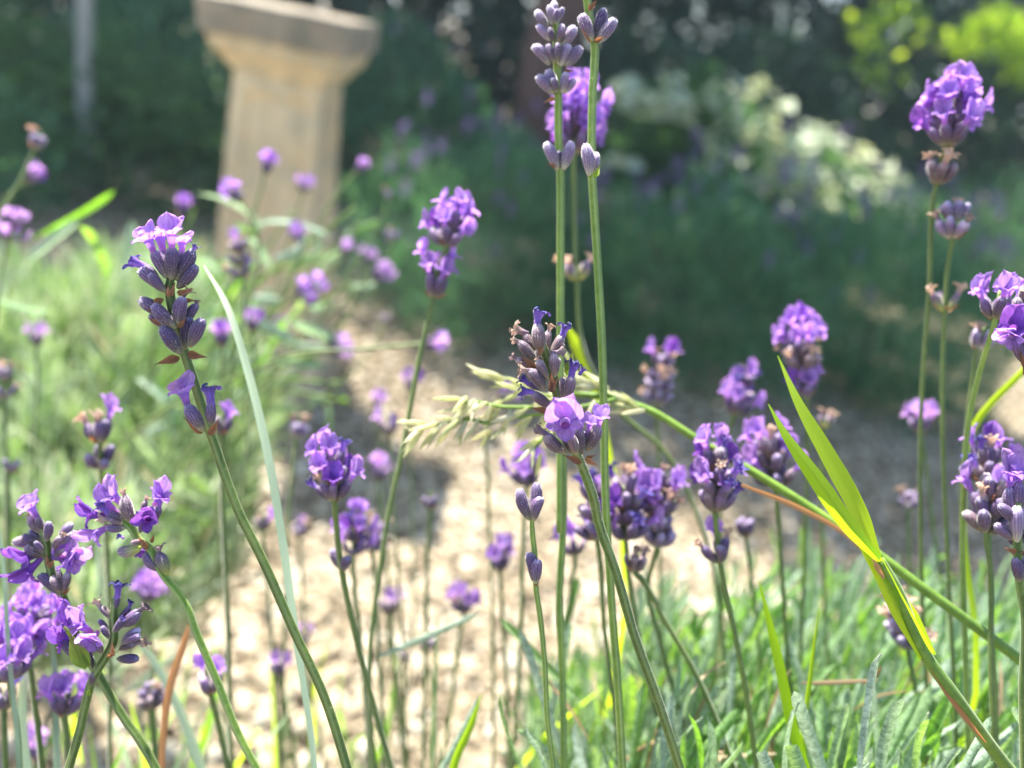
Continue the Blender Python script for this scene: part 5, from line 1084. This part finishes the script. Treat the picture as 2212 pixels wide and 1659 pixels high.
def cluster(pts, d, n, rr, spread=16, hang=(-.5, -.6)):
    c = [P(x, y, d) for x, y in pts]
    culm(g2, c, [.0005, .0004, .0003], 'stem_fresh', 'branch', 6)
    for k in range(n):
        t = rr.random(); i = min(int(t * (len(c) - 1)), len(c) - 2); b = c[i].lerp(c[i + 1], t * (len(c) - 1) - i) + (IMRT * rr.uniform(-1, 1) + IMUP * rr.uniform(-1, 1) + CAMBACK * rr.uniform(-1, 1)) * spread / FPX * d
        dr = IMRT * (hang[0] + rr.uniform(-.5, .4)) + IMUP * (hang[1] + rr.uniform(-.5, .7)) + CAMBACK * rr.uniform(-.4, .4)
        put(g2, 'spikelet', spikelet_me(), b, dr, CAMBACK, rr.uniform(.0055, .0082))
rr = random.Random(12)
cluster([(1240, 850), (1150, 850), (1100, 820), (1055, 808)], .205, 18, rr, 14, (-.8, 0))
cluster([(1330, 862), (1200, 890), (1100, 905), (1060, 915)], .205, 16, rr, 14)
cluster([(1150, 880), (1080, 878), (1020, 868), (985, 875)], .20, 20, rr, 15)
cluster([(1060, 915), (1000, 905), (950, 915), (905, 930)], .20, 22, rr, 12)
cluster([(1240, 870), (1200, 920), (1170, 950), (1150, 975)], .20, 14, rr, 14, (-.2, -.9))
cluster([(1400, 885), (1340, 862), (1280, 835), (1235, 805)], .208, 26, rr, 12, (-.9, .3))
g3 = thing('wild_grass', 'pale whitish-green blade arching down beside the sharp left flower', 'grass', (-.02, .2, 0))
e_ = P(690, 1760, .178)
blade(g3, [Vector((-.02, .2, 0)), Vector((-.03, .17, .3)), e_, P(668, 1560, .18), P(640, 1380, .182), P(612, 1180, .185), P(580, 990, .187), P(535, 800, .19), P(490, 660, .193), P(440, 572, .2)], [.0012, .0012, .0013, .0014, .0017, .0019, .0020, .0019, .0015, .0003], 'pale_blade', fold=.5, n=60, hint=CAMBACK + IMRT * .6)
def lone(label, pts, d, widths, mat, base, name='wild_grass', **k):
    root = thing(name, label, 'grass', (base[0], base[1], 0)); pp = [P(x, y, d) for x, y in pts]
    full = [Vector((base[0], base[1], 0))] + [Vector((base[0], base[1], 0)).lerp(pp[0], .55) + Vector((0, -.02, .02))] + pp
    blade(root, full, [widths[0]] * 2 + list(widths), mat, n=40, **k)
lone('bright yellow-green grass blade standing left of the stout stalk', [(1760, 1720), (1720, 1600), (1680, 1420), (1640, 1255)], .185, [.0018, .0022, .0026, .0022, .0002], 'grass', (.1, .25))
lone('thin green grass blade with needle tip between the two yellow-green ones', [(1745, 1720), (1735, 1620), (1752, 1450), (1770, 1305)], .19, [.0016, .0016, .0014, .0010, .0001], 'grass', (.12, .25))
lone('orange dead blade standing in the bottom left corner', [(350, 1760), (352, 1600), (368, 1480), (400, 1380), (408, 1350)], .21, [.0016, .0018, .0022, .0018, .0004], 'dry_blade', (-.08, .28))
lone('slanting straw-tipped stalk under the large violet heads, right of centre', [(2260, 1750), (2110, 1590), (1990, 1400), (1905, 1240), (1840, 1165), (1720, 1095), (1602, 1048)], .188, [.0008, .0008, .0008, .0009, .0010, .0014, .0008], 'dry_blade', (.25, .25), 'dry_grass')
lone('broad pale blurred blade slanting through the bottom left corner', [(470, 1800), (440, 1680), (390, 1540), (340, 1440), (290, 1370)], .24, [.0026, .0030, .0030, .0026, .0014], 'pale_blade', (-.06, .34))
lone('broad pale blade at far bottom left, bent at the foot', [(90, 1800), (58, 1660), (48, 1540), (62, 1420), (68, 1400)], .215, [.0028, .0028, .0026, .0022, .0012], 'pale_blade', (-.12, .28))
lone('thin dark green blade crossing low at the left edge', [(45, 1760), (38, 1600), (20, 1420), (5, 1200), (-10, 1080)], .19, [.0012, .0012, .0012, .0010, .0004], 'lav_leaf_o', (-.13, .28))
lone('green stem-like blade behind the bottom left corner flowers', [(125, 1760), (122, 1600), (120, 1470), (112, 1380)], .21, [.0020, .0020, .0018, .0010], 'lav_leaf_o', (-.12, .3))
lone('green blade in front of the pebbles at the bottom, left of the level leaf', [(930, 1740), (935, 1600), (940, 1450), (945, 1330)], .27, [.0016, .0016, .0014, .0003], 'lav_leaf_o', (.02, .35))
lone('yellow-green blade tip low in front of the bright gravel', [(965, 1740), (985, 1640), (1020, 1560), (1040, 1500)], .21, [.0022, .0022, .0018, .0002], 'grass', (.03, .3))
lone('glowing yellow leaf tip behind the central flower head', [(1300, 900), (1275, 820), (1245, 745), (1225, 705)], .25, [.0018, .0030, .0038, .0010], 'grass', (.1, .32))
lone('bright green blade beyond the right-hand flowers at the edge', [(2110, 1400), (2080, 1100), (2100, 930), (2212, 800), (2260, 750)], .23, [.0018, .0018, .0022, .0020, .0010], 'grass', (.18, .32))
rr = random.Random(41)
# fresh blades through the leaves in the right corner, and a few at the bottom left
gt2 = thing('grass_tuft', 'tuft of thin bright green grass blades growing up through the leaves at lower right', 'grass', (.2, .33, 0))
for k in range(34):
    x = rr.uniform(1280, 2230); q = rr.random(); y = 1230 + q * 330; d = .42 - q * .2; t = P(x, y, d); b = t + Vector((rr.uniform(-.04, .04), rr.uniform(-.03, .03), -rr.uniform(.09, .14)))
    blade(gt2, [b, b.lerp(t, .5) + Vector((rr.uniform(-.01, .01), 0, .01)), t], [.0014, .0022, .0018, .0003], 'grass', n=8, m=2, roll=rr.uniform(-1, 1))
gt3 = thing('grass_tuft', 'sparse green blades rising at the bottom left against the gravel', 'grass', (-.1, .4, 0))
for k in range(34):
    x = rr.uniform(60, 900); y = 1380 + rr.random() * 240; d = rr.uniform(.26, .42); t = P(x, y, d); b = t + Vector((rr.uniform(-.03, .03), rr.uniform(-.03, .03), -rr.uniform(.08, .14)))
    blade(gt3, [b, b.lerp(t, .5) + Vector((rr.uniform(-.01, .01), 0, .01)), t], [.0016, .0022, .0018, .0003], rr.choice(['grass', 'lav_leaf_o', 'lav_leaf_o']), n=8, m=2, roll=rr.uniform(-1, 1))

# ------------------------------------------------------------------ thin scattering volume, added to imitate the bluish veil of lens glare
v, f = box_loft([(-1.0, 115.0), (5.6, 115.0)], .01)
hz = mesh_obj('haze', pymesh('haze', v, f, None, False), kind='stuff'); hz.location = (0, 20, 0)
m = bpy.data.materials.new('air'); m.use_nodes = True; nt = m.node_tree; nt.nodes.clear(); out = nt.nodes.new("ShaderNodeOutputMaterial")
pv = nt.nodes.new("ShaderNodeVolumePrincipled"); pv.inputs['Color'].default_value = (.70, .88, 1, 1)
pv.inputs['Density'].default_value = .0065; pv.inputs['Anisotropy'].default_value = .35
nt.links.new(pv.outputs[0], out.inputs['Volume']); hz.data.materials.append(m)
